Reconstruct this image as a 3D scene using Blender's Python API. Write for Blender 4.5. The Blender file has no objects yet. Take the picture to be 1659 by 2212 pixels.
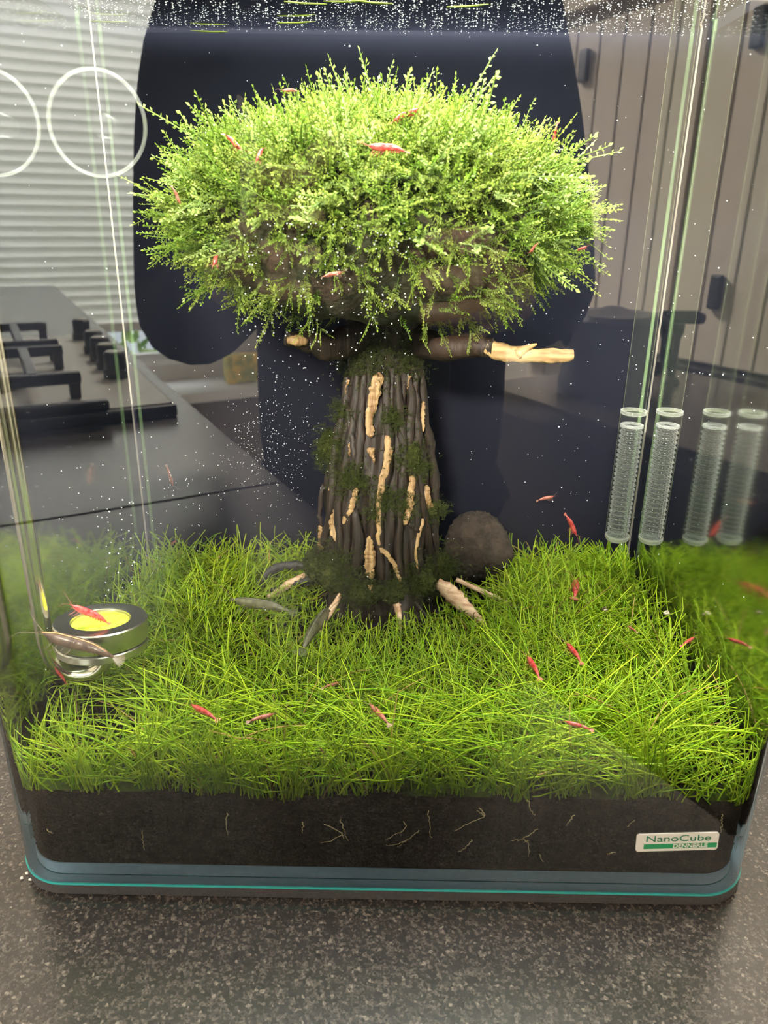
import bpy, bmesh, math, random
import numpy as np
from mathutils import Vector, Matrix

# ------------------------------------------------------------------ camera, world, light, exposure
scn = bpy.context.scene
COL = scn.collection
W_PX, H_PX = 1659, 2212
F_PX = 1646.8
CAM = np.array([0.0, -0.2291, 0.2497])
PITCH, YAW, ROLL = math.radians(21.21), math.radians(-0.307), math.radians(0.781)


def cam_basis():
    cy, sy = math.cos(YAW), math.sin(YAW)
    f = np.array([sy * math.cos(PITCH), cy * math.cos(PITCH), -math.sin(PITCH)])
    rt = np.array([cy, -sy, 0.0])
    up = np.cross(rt, f)
    return rt * math.cos(ROLL) + up * math.sin(ROLL), -rt * math.sin(ROLL) + up * math.cos(ROLL), f


RT, UP, FW = cam_basis()
cam_data = bpy.data.cameras.new('camera')
cam_data.sensor_fit = 'HORIZONTAL'
cam_data.sensor_width = 36.0
cam_data.lens = 36.0 * F_PX / W_PX
cam_data.clip_start = 0.01
cam_data.dof.use_dof = True
cam_data.dof.focus_distance = 0.345
cam_data.dof.aperture_fstop = 22.0
cam = bpy.data.objects.new('camera', cam_data)
COL.objects.link(cam)
cam.matrix_world = Matrix(((RT[0], UP[0], -FW[0], CAM[0]), (RT[1], UP[1], -FW[1], CAM[1]),
                           (RT[2], UP[2], -FW[2], CAM[2]), (0, 0, 0, 1)))
scn.camera = cam

world = bpy.data.worlds.new('overcast_sky')
scn.world = world
world.use_nodes = True
bg = world.node_tree.nodes['Background']
bg.inputs['Color'].default_value = (0.85, 0.93, 1.0, 1)
bg.inputs['Strength'].default_value = 6.0

scn.view_settings.view_transform = 'Standard'
scn.view_settings.look = 'None'
scn.view_settings.gamma = 1.0
scn.view_settings.use_curve_mapping = False
scn.view_settings.exposure = 0.0
scn.cycles.max_bounces = 8
scn.cycles.diffuse_bounces = 3
scn.cycles.glossy_bounces = 4
scn.cycles.transmission_bounces = 8
scn.cycles.transparent_max_bounces = 40
scn.cycles.sample_clamp_indirect = 4.0

# the kitchen is turned 30.5 degrees against the tank; in kitchen axes p runs across the worktop, q along it
KANG = math.radians(-30.5)
KC, KS = math.cos(math.radians(30.5)), math.sin(math.radians(30.5))


def area_light(name, loc, target, size, power, color, size_y=None):
    d = bpy.data.lights.new(name, 'AREA')
    d.shape = 'RECTANGLE'
    d.size = size
    d.size_y = size_y or size
    d.energy = power
    d.color = color
    o = bpy.data.objects.new(name, d)
    COL.objects.link(o)
    o.location = loc
    o.rotation_euler = (Vector(target) - Vector(loc)).to_track_quat('-Z', 'Y').to_euler()
    return o


def kit(u, v, z):
    """kitchen coordinates (u across, v away along the worktop) to world"""
    return (KC * u - KS * v, -(KS * u + KC * v), z)


P_LED, P_DAY, P_FILL = 6.3, 1600.0, 400.0
daylight = area_light('daylight', kit(0.35, 4.3, 1.7), kit(0.3, 3.1, 0.3), 2.6, P_DAY, (0.95, 0.98, 1.0), 2.0)

# ------------------------------------------------------------------ helpers
rng = np.random.default_rng(7)
random.seed(7)


def at_y(x, y, Y):
    d = (x - 829.5) / F_PX * RT - (y - 1106) / F_PX * UP + FW
    return CAM + d * ((Y - CAM[1]) / d[1])


def at_z(x, y, Z):
    d = (x - 829.5) / F_PX * RT - (y - 1106) / F_PX * UP + FW
    return CAM + d * ((Z - CAM[2]) / d[2])


class MB:
    """collects vertices and faces; build() links them as one mesh object"""
    def __init__(s):
        s.v, s.f, s.c, s.m, s.n, s.sharp = [], [], [], [], 0, None

    def add(s, V, F, col=None, mat=0):
        V = np.asarray(V, float).reshape(-1, 3)
        s.v.append(V)
        if col is None:
            col = (1, 1, 1)
        col = np.asarray(col, float)
        s.c.append(np.broadcast_to(col, (len(V), 3)) if col.ndim == 1 else col)
        if isinstance(F, np.ndarray):
            s.f.append(F + s.n)
            s.m.append(np.full(len(F), mat))
        else:
            by = {}
            for f in F:
                by.setdefault(len(f), []).append(f)
            for k in by:
                a = np.array(by[k], int) + s.n
                s.f.append(a)
                s.m.append(np.full(len(a), mat))
        s.n += len(V)

    def mesh(s, name, mats, smooth=True):
        me = bpy.data.meshes.new(name)
        V = np.concatenate(s.v)
        C = np.concatenate(s.c)
        me.vertices.add(len(V))
        me.vertices.foreach_set('co', V.astype(np.float32).ravel())
        lt = np.concatenate([np.full(len(f), f.shape[1]) for f in s.f])
        ls = np.concatenate([[0], np.cumsum(lt)[:-1]])
        lv = np.concatenate([f.ravel() for f in s.f])
        me.loops.add(len(lv))
        me.loops.foreach_set('vertex_index', lv.astype(np.int32))
        me.polygons.add(len(lt))
        me.polygons.foreach_set('loop_start', ls.astype(np.int32))
        me.polygons.foreach_set('loop_total', lt.astype(np.int32))
        me.polygons.foreach_set('material_index', np.concatenate(s.m).astype(np.int32))
        me.polygons.foreach_set('use_smooth', np.full(len(lt), smooth))
        ca = me.color_attributes.new('Col', 'FLOAT_COLOR', 'POINT')
        ca.data.foreach_set('color', np.c_[C, np.ones(len(C))].astype(np.float32).ravel())
        for m in (mats if isinstance(mats, (list, tuple)) else [mats]):
            me.materials.append(m)
        me.update()
        me.validate()
        if s.sharp and smooth:
            me.set_sharp_from_angle(angle=math.radians(s.sharp))
        return me

    def build(s, name, mats, parent=None, smooth=True):
        o = bpy.data.objects.new(name, s.mesh(name, mats, smooth))
        COL.objects.link(o)
        if parent:
            o.parent = parent
        return o


def box(mb, lo, hi, col=None, mat=0):
    x0, y0, z0 = lo
    x1, y1, z1 = hi
    V = [(x0, y0, z0), (x1, y0, z0), (x1, y1, z0), (x0, y1, z0), (x0, y0, z1), (x1, y0, z1), (x1, y1, z1), (x0, y1, z1)]
    F = [(0, 3, 2, 1), (4, 5, 6, 7), (0, 1, 5, 4), (1, 2, 6, 5), (2, 3, 7, 6), (3, 0, 4, 7)]
    mb.add(V, F, col, mat)


def tube(mb, pts, rad, n=8, col=None, mat=0, flat=1.0, rough=0.0, caps=True, side=None):
    P = np.asarray(pts, float)
    m = len(P)
    R = np.broadcast_to(np.asarray(rad, float), (m,))
    T = np.gradient(P, axis=0)
    T /= np.linalg.norm(T, axis=1)[:, None] + 1e-12
    ref = np.array(side if side is not None else ((0, 0, 1.0) if abs(T[0][2]) < 0.8 else (1.0, 0, 0)))
    V = []
    for i in range(m):
        a = ref - T[i] * (ref @ T[i])
        a /= np.linalg.norm(a) + 1e-12
        ref = a
        b = np.cross(T[i], a)
        th = np.arange(n) * 2 * math.pi / n
        rr = R[i] * (1 + rough * (rng.random(n) - 0.5) * 2)
        V.append(P[i] + np.outer(np.cos(th) * rr, a) + np.outer(np.sin(th) * rr * flat, b))
    V = np.concatenate(V)
    F = []
    for i in range(m - 1):
        for j in range(n):
            k = (j + 1) % n
            F.append((i * n + j, i * n + k, (i + 1) * n + k, (i + 1) * n + j))
    if caps:
        F.append(tuple(range(n))[::-1])
        F.append(tuple((m - 1) * n + j for j in range(n)))
    mb.add(V, F, col, mat)


def lathe(mb, prof, n=48, center=(0, 0, 0), col=None, mat=0, close=False):
    """prof: list of (r, z) from bottom outside to wherever"""
    mb.sharp = 38
    c = np.asarray(center, float)
    th = np.arange(n) * 2 * math.pi / n
    V = np.concatenate([np.c_[r * np.cos(th), r * np.sin(th), np.full(n, z)] for r, z in prof]) + c
    F = []
    m = len(prof)
    rng_i = range(m if close else m - 1)
    for i in rng_i:
        i2 = (i + 1) % m
        for j in range(n):
            k = (j + 1) % n
            F.append((i * n + j, i * n + k, i2 * n + k, i2 * n + j))
    if not close:
        F.append(tuple(range(n))[::-1])
        F.append(tuple((m - 1) * n + j for j in range(n)))
    mb.add(V, F, col, mat)


def spline(pts, n):
    """Catmull-Rom through pts, n samples"""
    P = np.asarray(pts, float)
    Q = np.vstack([2 * P[0] - P[1], P, 2 * P[-1] - P[-2]])
    out = []
    for t in np.linspace(0, len(P) - 1 - 1e-9, n):
        i = int(t)
        u = t - i
        a, b, c, d = Q[i], Q[i + 1], Q[i + 2], Q[i + 3]
        out.append(0.5 * (2 * b + (c - a) * u + (2 * a - 5 * b + 4 * c - d) * u * u + (3 * b - a - 3 * c + d) * u ** 3))
    return np.array(out)


def thing(name, label, cat, loc=(0, 0, 0), rotz=0.0, group=None):
    o = bpy.data.objects.new(name, None)
    o.empty_display_size = 0.01
    COL.objects.link(o)
    o.location = loc
    o.rotation_euler = (0, 0, rotz)
    return tag(o, label, cat, group)


def tag(o, label=None, cat=None, group=None, kind=None):
    if label:
        o['label'] = label
    if cat:
        o['category'] = cat
    if group:
        o['group'] = group
    if kind:
        o['kind'] = kind
    return o


def bevel(o, w, seg=2):
    m = o.modifiers.new('bevel', 'BEVEL')
    m.width = w
    m.segments = seg
    m.limit_method = 'ANGLE'
    return o


# ------------------------------------------------------------------ materials
def new_mat(name):
    m = bpy.data.materials.new(name)
    m.use_nodes = True
    nt = m.node_tree
    nt.nodes.clear()
    out = nt.nodes.new('ShaderNodeOutputMaterial')
    return m, nt, out


def principled(name, color, rough=0.5, metal=0.0, spec=0.5, noise=None, bump=None, vcol=False, alpha=None, coat=0.0):
    """noise = (scale, colour2, amount-contrast) mixes a second colour; bump = (scale, strength)"""
    m, nt, out = new_mat(name)
    b = nt.nodes.new('ShaderNodeBsdfPrincipled')
    nt.links.new(b.outputs[0], out.inputs[0])
    b.inputs['Base Color'].default_value = (*color, 1)
    b.inputs['Roughness'].default_value = rough
    b.inputs['Metallic'].default_value = metal
    b.inputs['Specular IOR Level'].default_value = spec
    b.inputs['Coat Weight'].default_value = coat
    if alpha is not None:
        b.inputs['Alpha'].default_value = alpha
    tc = nt.nodes.new('ShaderNodeTexCoord')
    src = None
    if vcol:
        a = nt.nodes.new('ShaderNodeVertexColor')
        a.layer_name = 'Col'
        src = a.outputs['Color']
    if noise:
        n = nt.nodes.new('ShaderNodeTexNoise')
        n.inputs['Scale'].default_value = noise[0]
        n.inputs['Detail'].default_value = 5
        nt.links.new(tc.outputs['Object'], n.inputs['Vector'])
        r = nt.nodes.new('ShaderNodeValToRGB')
        r.color_ramp.elements[0].position = 0.5 - noise[2]
        r.color_ramp.elements[1].position = 0.5 + noise[2]
        nt.links.new(n.outputs['Fac'], r.inputs['Fac'])
        mx = nt.nodes.new('ShaderNodeMix')
        mx.data_type = 'RGBA'
        nt.links.new(r.outputs['Color'], mx.inputs['Factor'])
        if src:
            nt.links.new(src, mx.inputs['A'])
        else:
            mx.inputs['A'].default_value = (*color, 1)
        mx.inputs['B'].default_value = (*noise[1], 1)
        src = mx.outputs['Result']
    if src:
        nt.links.new(src, b.inputs['Base Color'])
    if bump:
        n = nt.nodes.new('ShaderNodeTexNoise')
        n.inputs['Scale'].default_value = bump[0]
        n.inputs['Detail'].default_value = 6
        nt.links.new(tc.outputs['Object'], n.inputs['Vector'])
        bp = nt.nodes.new('ShaderNodeBump')
        bp.inputs['Strength'].default_value = bump[1]
        bp.inputs['Distance'].default_value = 0.002
        nt.links.new(n.outputs['Fac'], bp.inputs['Height'])
        nt.links.new(bp.outputs[0], b.inputs['Normal'])
    return m


def thin_glass(name, ior, tint=(1, 1, 1), rough=0.0, gcol=(1, 1, 1)):
    """clear sheet: passes light straight through, reflects by Fresnel"""
    m, nt, out = new_mat(name)
    t = nt.nodes.new('ShaderNodeBsdfTransparent')
    t.inputs[0].default_value = (*tint, 1)
    g = nt.nodes.new('ShaderNodeBsdfGlossy')
    g.inputs['Color'].default_value = (*gcol, 1)
    g.inputs['Roughness'].default_value = rough
    f = nt.nodes.new('ShaderNodeFresnel')
    f.inputs[0].default_value = ior
    mx = nt.nodes.new('ShaderNodeMixShader')
    nt.links.new(f.outputs[0], mx.inputs[0])
    nt.links.new(t.outputs[0], mx.inputs[1])
    nt.links.new(g.outputs[0], mx.inputs[2])
    nt.links.new(mx.outputs[0], out.inputs[0])
    return m


def clear(name, tint):
    m, nt, out = new_mat(name)
    t = nt.nodes.new('ShaderNodeBsdfTransparent')
    t.inputs[0].default_value = (*tint, 1)
    nt.links.new(t.outputs[0], out.inputs[0])
    return m


def leaf_mat(name, trans=0.4, rough=0.35, spec=0.25):
    """vertex-coloured leaf tissue: diffuse, translucent and a little gloss"""
    m, nt, out = new_mat(name)
    a = nt.nodes.new('ShaderNodeVertexColor')
    a.layer_name = 'Col'
    b = nt.nodes.new('ShaderNodeBsdfPrincipled')
    b.inputs['Roughness'].default_value = rough
    b.inputs['Specular IOR Level'].default_value = spec
    tr = nt.nodes.new('ShaderNodeBsdfTranslucent')
    nt.links.new(a.outputs['Color'], b.inputs['Base Color'])
    nt.links.new(a.outputs['Color'], tr.inputs['Color'])
    mx = nt.nodes.new('ShaderNodeMixShader')
    mx.inputs[0].default_value = trans
    nt.links.new(b.outputs[0], mx.inputs[1])
    nt.links.new(tr.outputs[0], mx.inputs[2])
    nt.links.new(mx.outputs[0], out.inputs[0])
    return m


def granite_mat():
    m, nt, out = new_mat('granite')
    b = nt.nodes.new('ShaderNodeBsdfPrincipled')
    nt.links.new(b.outputs[0], out.inputs[0])
    tc = nt.nodes.new('ShaderNodeTexCoord')

    def ramp(src, stops):
        r = nt.nodes.new('ShaderNodeValToRGB')
        e = r.color_ramp.elements
        while len(e) < len(stops):
            e.new(0.5)
        for k, (p, c) in enumerate(stops):
            e[k].position = p
            e[k].color = (*c, 1)
        nt.links.new(src, r.inputs['Fac'])
        return r.outputs['Color']

    v1 = nt.nodes.new('ShaderNodeTexVoronoi')
    v1.inputs['Scale'].default_value = 900
    nt.links.new(tc.outputs['Object'], v1.inputs['Vector'])
    sep = nt.nodes.new('ShaderNodeSeparateColor')
    nt.links.new(v1.outputs['Color'], sep.inputs[0])
    base = ramp(sep.outputs[0], [(0.0, (0.022, 0.020, 0.021)), (0.45, (0.042, 0.038, 0.037)), (0.72, (0.072, 0.063, 0.057)), (0.95, (0.12, 0.106, 0.094)), (1.0, (0.24, 0.21, 0.18))])
    v2 = nt.nodes.new('ShaderNodeTexNoise')
    v2.inputs['Scale'].default_value = 1500
    v2.inputs['Detail'].default_value = 3
    nt.links.new(tc.outputs['Object'], v2.inputs['Vector'])
    fine = ramp(v2.outputs['Fac'], [(0.35, (0.29, 0.28, 0.28)), (0.65, (0.98, 0.94, 0.91))])
    mx = nt.nodes.new('ShaderNodeMix')
    mx.data_type = 'RGBA'
    mx.blend_type = 'MULTIPLY'
    mx.inputs['Factor'].default_value = 1.0
    nt.links.new(base, mx.inputs['A'])
    nt.links.new(fine, mx.inputs['B'])
    nt.links.new(mx.outputs['Result'], b.inputs['Base Color'])
    b.inputs['Roughness'].default_value = 0.2
    b.inputs['Specular IOR Level'].default_value = 1.0
    bp = nt.nodes.new('ShaderNodeBump')
    bp.inputs['Strength'].default_value = 0.12
    bp.inputs['Distance'].default_value = 0.0004
    nt.links.new(v2.outputs['Fac'], bp.inputs['Height'])
    nt.links.new(bp.outputs[0], b.inputs['Normal'])
    return m


def wood_mat(name, dark, light, scale=60, flat=False):
    """fibres stretched along the object's z axis"""
    m, nt, out = new_mat(name)
    b = nt.nodes.new('ShaderNodeBsdfPrincipled')
    nt.links.new(b.outputs[0], out.inputs[0])
    tc = nt.nodes.new('ShaderNodeTexCoord')
    mp = nt.nodes.new('ShaderNodeMapping')
    mp.inputs['Scale'].default_value = (scale * 2, scale * 2, scale * 10) if flat else (scale * 9, scale * 9, scale)
    nt.links.new(tc.outputs['Object'], mp.inputs[0])
    n = nt.nodes.new('ShaderNodeTexNoise')
    n.inputs['Scale'].default_value = 1.0
    n.inputs['Detail'].default_value = 6
    nt.links.new(mp.outputs[0], n.inputs['Vector'])
    r = nt.nodes.new('ShaderNodeValToRGB')
    r.color_ramp.elements[0].position = 0.32
    r.color_ramp.elements[1].position = 0.62
    r.color_ramp.elements[0].color = (*dark, 1)
    r.color_ramp.elements[1].color = (*light, 1)
    nt.links.new(n.outputs['Fac'], r.inputs['Fac'])
    nt.links.new(r.outputs['Color'], b.inputs['Base Color'])
    b.inputs['Roughness'].default_value = 0.6
    bp = nt.nodes.new('ShaderNodeBump')
    bp.inputs['Strength'].default_value = 0.6
    bp.inputs['Distance'].default_value = 0.001
    nt.links.new(n.outputs['Fac'], bp.inputs['Height'])
    nt.links.new(bp.outputs[0], b.inputs['Normal'])
    return m


M = {}
M['granite'] = granite_mat()
M['glass_out'] = thin_glass('tank_glass_outer', 1.85, (0.985, 0.995, 0.99))
M['glass_side'] = thin_glass('tank_glass_side', 1.5, (0.985, 0.995, 0.99), 0.085, (0.70, 0.72, 0.70))
M['glass_in'] = clear('tank_glass_inner', (0.985, 0.998, 0.992))
M['glass_edge'] = principled('tank_glass_edge', (0.22, 0.33, 0.40), 0.15)
M['film'] = principled('black_film', (0.008, 0.008, 0.016), 0.75, spec=0.1)
M['floor_glass'] = principled('floor_glass', (0.27, 0.38, 0.48), 0.3, noise=(400, (0.24, 0.34, 0.43), 0.2))
M['teal'] = principled('glass_lower_edge', (0.04, 0.34, 0.33), 0.15)
M['mat'] = principled('foam', (0.030, 0.028, 0.028), 0.8, noise=(900, (0.05, 0.045, 0.045), 0.25), bump=(1500, 0.4))
M['silicone'] = principled('silicone', (0.30, 0.45, 0.22), 0.3, alpha=0.22)
M['soil'] = principled('soil', (0.008, 0.0055, 0.004), 0.95, spec=0.1, noise=(260, (0.017, 0.011, 0.007), 0.15), bump=(900, 0.8))
M['granule'] = principled('soil_granule', (1, 1, 1), 0.9, spec=0.15, vcol=True, bump=(2500, 0.5))
M['grass'] = leaf_mat('hairgrass', 0.35, 0.35, 0.3)
M['moss'] = leaf_mat('moss_leaf', 0.38, 0.45, 0.25)
M['moss_dark'] = principled('moss_core', (0.020, 0.026, 0.008), 0.9, noise=(90, (0.035, 0.020, 0.010), 0.15), bump=(400, 1.0))
M['cushion'] = principled('moss_cushion', (0.022, 0.027, 0.007), 0.95, spec=0.1, noise=(500, (0.060, 0.066, 0.018), 0.12), bump=(900, 1.0))
M['bark'] = wood_mat('dark_driftwood', (0.005, 0.003, 0.002), (0.027, 0.015, 0.010))
M['black_wood'] = wood_mat('black_driftwood', (0.008, 0.007, 0.007), (0.028, 0.024, 0.023))
M['pale'] = wood_mat('bare_driftwood', (0.17, 0.085, 0.033), (0.38, 0.245, 0.115))
M['pale_pink'] = wood_mat('bare_root', (0.40, 0.20, 0.115), (0.78, 0.53, 0.36), 60, True)
M['pale_branch'] = wood_mat('bare_branch_wood', (0.27, 0.14, 0.055), (0.54, 0.36, 0.17), 50, True)
M['rock'] = principled('lava', (0.016, 0.010, 0.007), 0.95, noise=(160, (0.046, 0.030, 0.021), 0.18), bump=(300, 1.0))
M['steel'] = principled('brushed_steel', (0.56, 0.54, 0.46), 0.28, metal=1.0, bump=(300, 0.05))
M['tube_steel'] = principled('steel_tube', (0.60, 0.57, 0.46), 0.16, metal=1.0)
M['ceramic'] = principled('algae_on_ceramic', (0.80, 0.74, 0.04), 0.8, noise=(260, (0.40, 0.46, 0.02), 0.05), bump=(600, 0.6))


def edge_glass(name, edge_col, power, floor, tint=(1, 1, 1), gloss=0.5, rough=0.08):
    """clear plastic wall: see-through face on, milky and glossy towards its edges"""
    m, nt, out = new_mat(name)
    t = nt.nodes.new('ShaderNodeBsdfTransparent')
    t.inputs[0].default_value = (*tint, 1)
    d = nt.nodes.new('ShaderNodeBsdfTranslucent')
    d.inputs[0].default_value = (*edge_col, 1)
    d2 = nt.nodes.new('ShaderNodeBsdfDiffuse')
    d2.inputs[0].default_value = (*edge_col, 1)
    g = nt.nodes.new('ShaderNodeBsdfGlossy')
    g.inputs['Roughness'].default_value = rough
    a = nt.nodes.new('ShaderNodeMixShader')
    nt.links.new(d.outputs[0], a.inputs[1]); nt.links.new(d2.outputs[0], a.inputs[2])
    c = nt.nodes.new('ShaderNodeMixShader')
    c.inputs[0].default_value = gloss
    nt.links.new(a.outputs[0], c.inputs[1]); nt.links.new(g.outputs[0], c.inputs[2])
    lw = nt.nodes.new('ShaderNodeLayerWeight')
    p = nt.nodes.new('ShaderNodeMath'); p.operation = 'POWER'
    p.inputs[1].default_value = power
    nt.links.new(lw.outputs['Facing'], p.inputs[0])
    q = nt.nodes.new('ShaderNodeMath'); q.operation = 'MULTIPLY_ADD'
    q.inputs[1].default_value = 1 - floor; q.inputs[2].default_value = floor
    nt.links.new(p.outputs[0], q.inputs[0])
    mx = nt.nodes.new('ShaderNodeMixShader')
    nt.links.new(q.outputs[0], mx.inputs[0])
    nt.links.new(t.outputs[0], mx.inputs[1]); nt.links.new(c.outputs[0], mx.inputs[2])
    nt.links.new(mx.outputs[0], out.inputs[0])
    return m


M['acrylic'] = edge_glass('clear_acrylic', (0.80, 0.90, 0.50), 9.0, 0.012, gloss=0.3)
M['rimglass'] = edge_glass('acrylic_rim', (0.92, 0.92, 0.88), 1.6, 0.28)
M['cup_rim'] = edge_glass('cup_rim', (0.80, 0.80, 0.77), 2.5, 0.12)
M['knurl'] = edge_glass('knurled_acrylic', (0.95, 0.96, 0.96), 1.5, 0.04, (0.62, 0.65, 0.65), 0.45, 0.12)
M['membrane'] = edge_glass('membrane_clear', (0.8, 0.8, 0.78), 40.0, 0.0)
M['soft_clear'] = edge_glass('soft_clear_silicone', (0.8, 0.8, 0.78), 12.0, 0.01)


def solid_glass(name, ior, rough=0.0):
    m, nt, out = new_mat(name)
    g = nt.nodes.new('ShaderNodeBsdfGlass')
    g.inputs['IOR'].default_value = ior
    g.inputs['Roughness'].default_value = rough
    nt.links.new(g.outputs[0], out.inputs[0])
    return m


M['solid_glass'] = solid_glass('knurled_glass', 1.45, 0.02)
M['water_side'] = clear('water_side', (1, 1, 1))


def water_surface():
    m, nt, out = new_mat('water_surface')
    t = nt.nodes.new('ShaderNodeBsdfTransparent')
    g = nt.nodes.new('ShaderNodeBsdfGlossy')
    g.inputs['Roughness'].default_value = 0.03
    lw = nt.nodes.new('ShaderNodeLayerWeight')
    lw.inputs[0].default_value = 0.35
    mx = nt.nodes.new('ShaderNodeMixShader')
    nt.links.new(lw.outputs['Fresnel'], mx.inputs[0])
    nt.links.new(t.outputs[0], mx.inputs[1])
    nt.links.new(g.outputs[0], mx.inputs[2])
    nt.links.new(mx.outputs[0], out.inputs[0])
    return m


M['water'] = water_surface()
M['bubble'] = principled('air_bubble', (0.95, 0.96, 1.0), 0.1, spec=0.8)
M['white'] = principled('white_plastic', (0.80, 0.79, 0.76), 0.4)
M['green_ink'] = principled('green_ink', (0.016, 0.26, 0.10), 0.4)
M['dark_green_ink'] = principled('dark_green_ink', (0.02, 0.17, 0.085), 0.4)
M['label_white'] = principled('label_white', (0.90, 0.87, 0.82), 0.35)
M['root'] = principled('fine_root', (0.55, 0.42, 0.20), 0.6)
M['shell'] = principled('snail_shell', (0.75, 0.62, 0.42), 0.35, noise=(300, (0.10, 0.06, 0.04), 0.1))
M['eye'] = principled('black_eye', (0.006, 0.005, 0.005), 0.2)
M['black_plastic'] = principled('black_plastic', (0.010, 0.010, 0.011), 0.35)
M['black_iron'] = principled('black_enamel', (0.012, 0.012, 0.013), 0.4)
M['hob_steel'] = principled('hob_steel', (0.80, 0.78, 0.72), 0.35)
M['cream'] = principled('cream_paint', (0.82, 0.74, 0.63), 0.5, noise=(14, (0.76, 0.68, 0.57), 0.25))
M['wall'] = principled('wall_paint', (0.55, 0.52, 0.47), 0.8)
M['ceiling'] = principled('ceiling_paint', (0.70, 0.69, 0.66), 0.9)
M['floor'] = principled('floor_tile', (0.05, 0.042, 0.036), 0.5, noise=(6, (0.075, 0.06, 0.05), 0.2))
M['frame_white'] = principled('window_paint', (0.80, 0.79, 0.77), 0.35)
M['shirt'] = principled('navy_cotton', (0.010, 0.010, 0.018), 0.9, spec=0.1)
M['trousers'] = principled('dark_denim', (0.012, 0.014, 0.022), 0.9, spec=0.1)
M['skin'] = principled('skin', (0.27, 0.155, 0.105), 0.5)
M['hair'] = principled('dark_hair', (0.018, 0.011, 0.007), 0.6)
M['gold_card'] = principled('yellow_print', (0.75, 0.50, 0.10), 0.5, noise=(30, (0.30, 0.33, 0.10), 0.08))
M['hedge'] = leaf_mat('hedge_leaf', 0.35)


def shrimp_mat(name, c1, c2, alpha, scale=13, amount=0.12):
    m = principled(name, c1, 0.3, noise=(scale, c2, amount), alpha=alpha)
    return m


M['red_shrimp'] = shrimp_mat('red_shrimp', (0.40, 0.014, 0.017), (0.50, 0.10, 0.085), 0.93)
M['dull_shrimp'] = shrimp_mat('dull_red_shrimp', (0.30, 0.055, 0.040), (0.42, 0.17, 0.12), 0.9)
M['brown_shrimp'] = shrimp_mat('brown_shrimp', (0.060, 0.030, 0.020), (0.13, 0.080, 0.055), 0.86)
M['grey_shrimp'] = shrimp_mat('grey_green_shrimp', (0.085, 0.080, 0.045), (0.17, 0.16, 0.10), 0.80)
FIN = {'red_shrimp': principled('red_fin', (0.60, 0.16, 0.13), 0.3, alpha=0.45), 'dull_shrimp': principled('dull_fin', (0.40, 0.20, 0.15), 0.3, alpha=0.4),
       'brown_shrimp': principled('brown_fin', (0.20, 0.14, 0.09), 0.3, alpha=0.4), 'grey_shrimp': principled('grey_fin', (0.15, 0.15, 0.09), 0.3, alpha=0.35)}


def blind_mat():
    m, nt, out = new_mat('blind_fabric')
    d = nt.nodes.new('ShaderNodeBsdfDiffuse')
    d.inputs[0].default_value = (0.70, 0.67, 0.62, 1)
    t = nt.nodes.new('ShaderNodeBsdfTranslucent')
    t.inputs[0].default_value = (0.78, 0.74, 0.67, 1)
    mx = nt.nodes.new('ShaderNodeMixShader')
    mx.inputs[0].default_value = 0.6
    nt.links.new(d.outputs[0], mx.inputs[1])
    nt.links.new(t.outputs[0], mx.inputs[2])
    nt.links.new(mx.outputs[0], out.inputs[0])
    return m


M['blind'] = blind_mat()

# ================================================================== ROOM (all in kitchen axes: local x = u, local y = -v)
ZC = -0.0058           # worktop top


def kbox(mb, u0, u1, v0, v1, z0, z1, **k):
    box(mb, (u0, -v1, z0), (u1, -v0, z1), **k)


def kbuild(mb, name, mat, parent=None, smooth=False):
    o = mb.build(name, mat, parent, smooth)
    if parent is None:
        o.rotation_euler = (0, 0, KANG)
    return o


def kthing(name, label, cat, group=None):
    return thing(name, label, cat, (0, 0, 0), KANG, group)


U0, U1, V0, V1, ZF, ZT = -0.75, 1.5, -0.8, 3.15, -0.93, 1.6
VW = 3.05              # blind plane
b = MB(); kbox(b, U0, U1, V0, V1 + 0.12, ZF - 0.05, ZF); tag(kbuild(b, 'floor', M['floor']), 'dark tiled kitchen floor', None, None, 'structure')
b = MB(); kbox(b, U0, U1, V0, V1 + 0.12, ZT, ZT + 0.05); tag(kbuild(b, 'ceiling', M['ceiling']), 'plain white kitchen ceiling', None, None, 'structure')
b = MB(); kbox(b, U0 - 0.05, U0, V0, V1, ZF, ZT); tag(kbuild(b, 'wall_left', M['wall']), 'plain wall at the back of the worktop', None, None, 'structure')
b = MB(); kbox(b, U1, U1 + 0.05, V0, V1, ZF, ZT); tag(kbuild(b, 'wall_right', M['wall']), 'plain wall behind the cupboards', None, None, 'structure')
b = MB(); kbox(b, U0, U1, V0 - 0.05, V0, ZF, ZT); tag(kbuild(b, 'wall_back', M['wall']), 'plain wall behind the aquarium', None, None, 'structure')
# window wall with an opening
WU0, WU1, WZ0, WZ1 = -0.35, 0.80, -0.36, 1.35
b = MB()
kbox(b, U0, WU0, V1, V1 + 0.1, ZF, ZT); kbox(b, WU1, U1, V1, V1 + 0.1, ZF, ZT)
kbox(b, WU0, WU1, V1, V1 + 0.1, ZF, WZ0); kbox(b, WU0, WU1, V1, V1 + 0.1, WZ1, ZT)
tag(kbuild(b, 'wall_front', M['wall']), 'cream wall around the low window', None, None, 'structure')
b = MB()
for a in ((WU0, WU0 + 0.045, WZ0, WZ1), (WU1 - 0.045, WU1, WZ0, WZ1), (WU0, WU1, WZ0, WZ0 + 0.05), (WU0, WU1, WZ1 - 0.05, WZ1)):
    kbox(b, a[0], a[1], V1 + 0.0, V1 + 0.06, a[2], a[3])
win = kbuild(b, 'window_1', M['frame_white'])
tag(win, 'white framed low window behind the blind', None, None, 'structure')
b = MB(); kbox(b, WU0 + 0.045, WU1 - 0.045, V1 + 0.03, V1 + 0.034, WZ0 + 0.05, WZ1 - 0.05)
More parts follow.
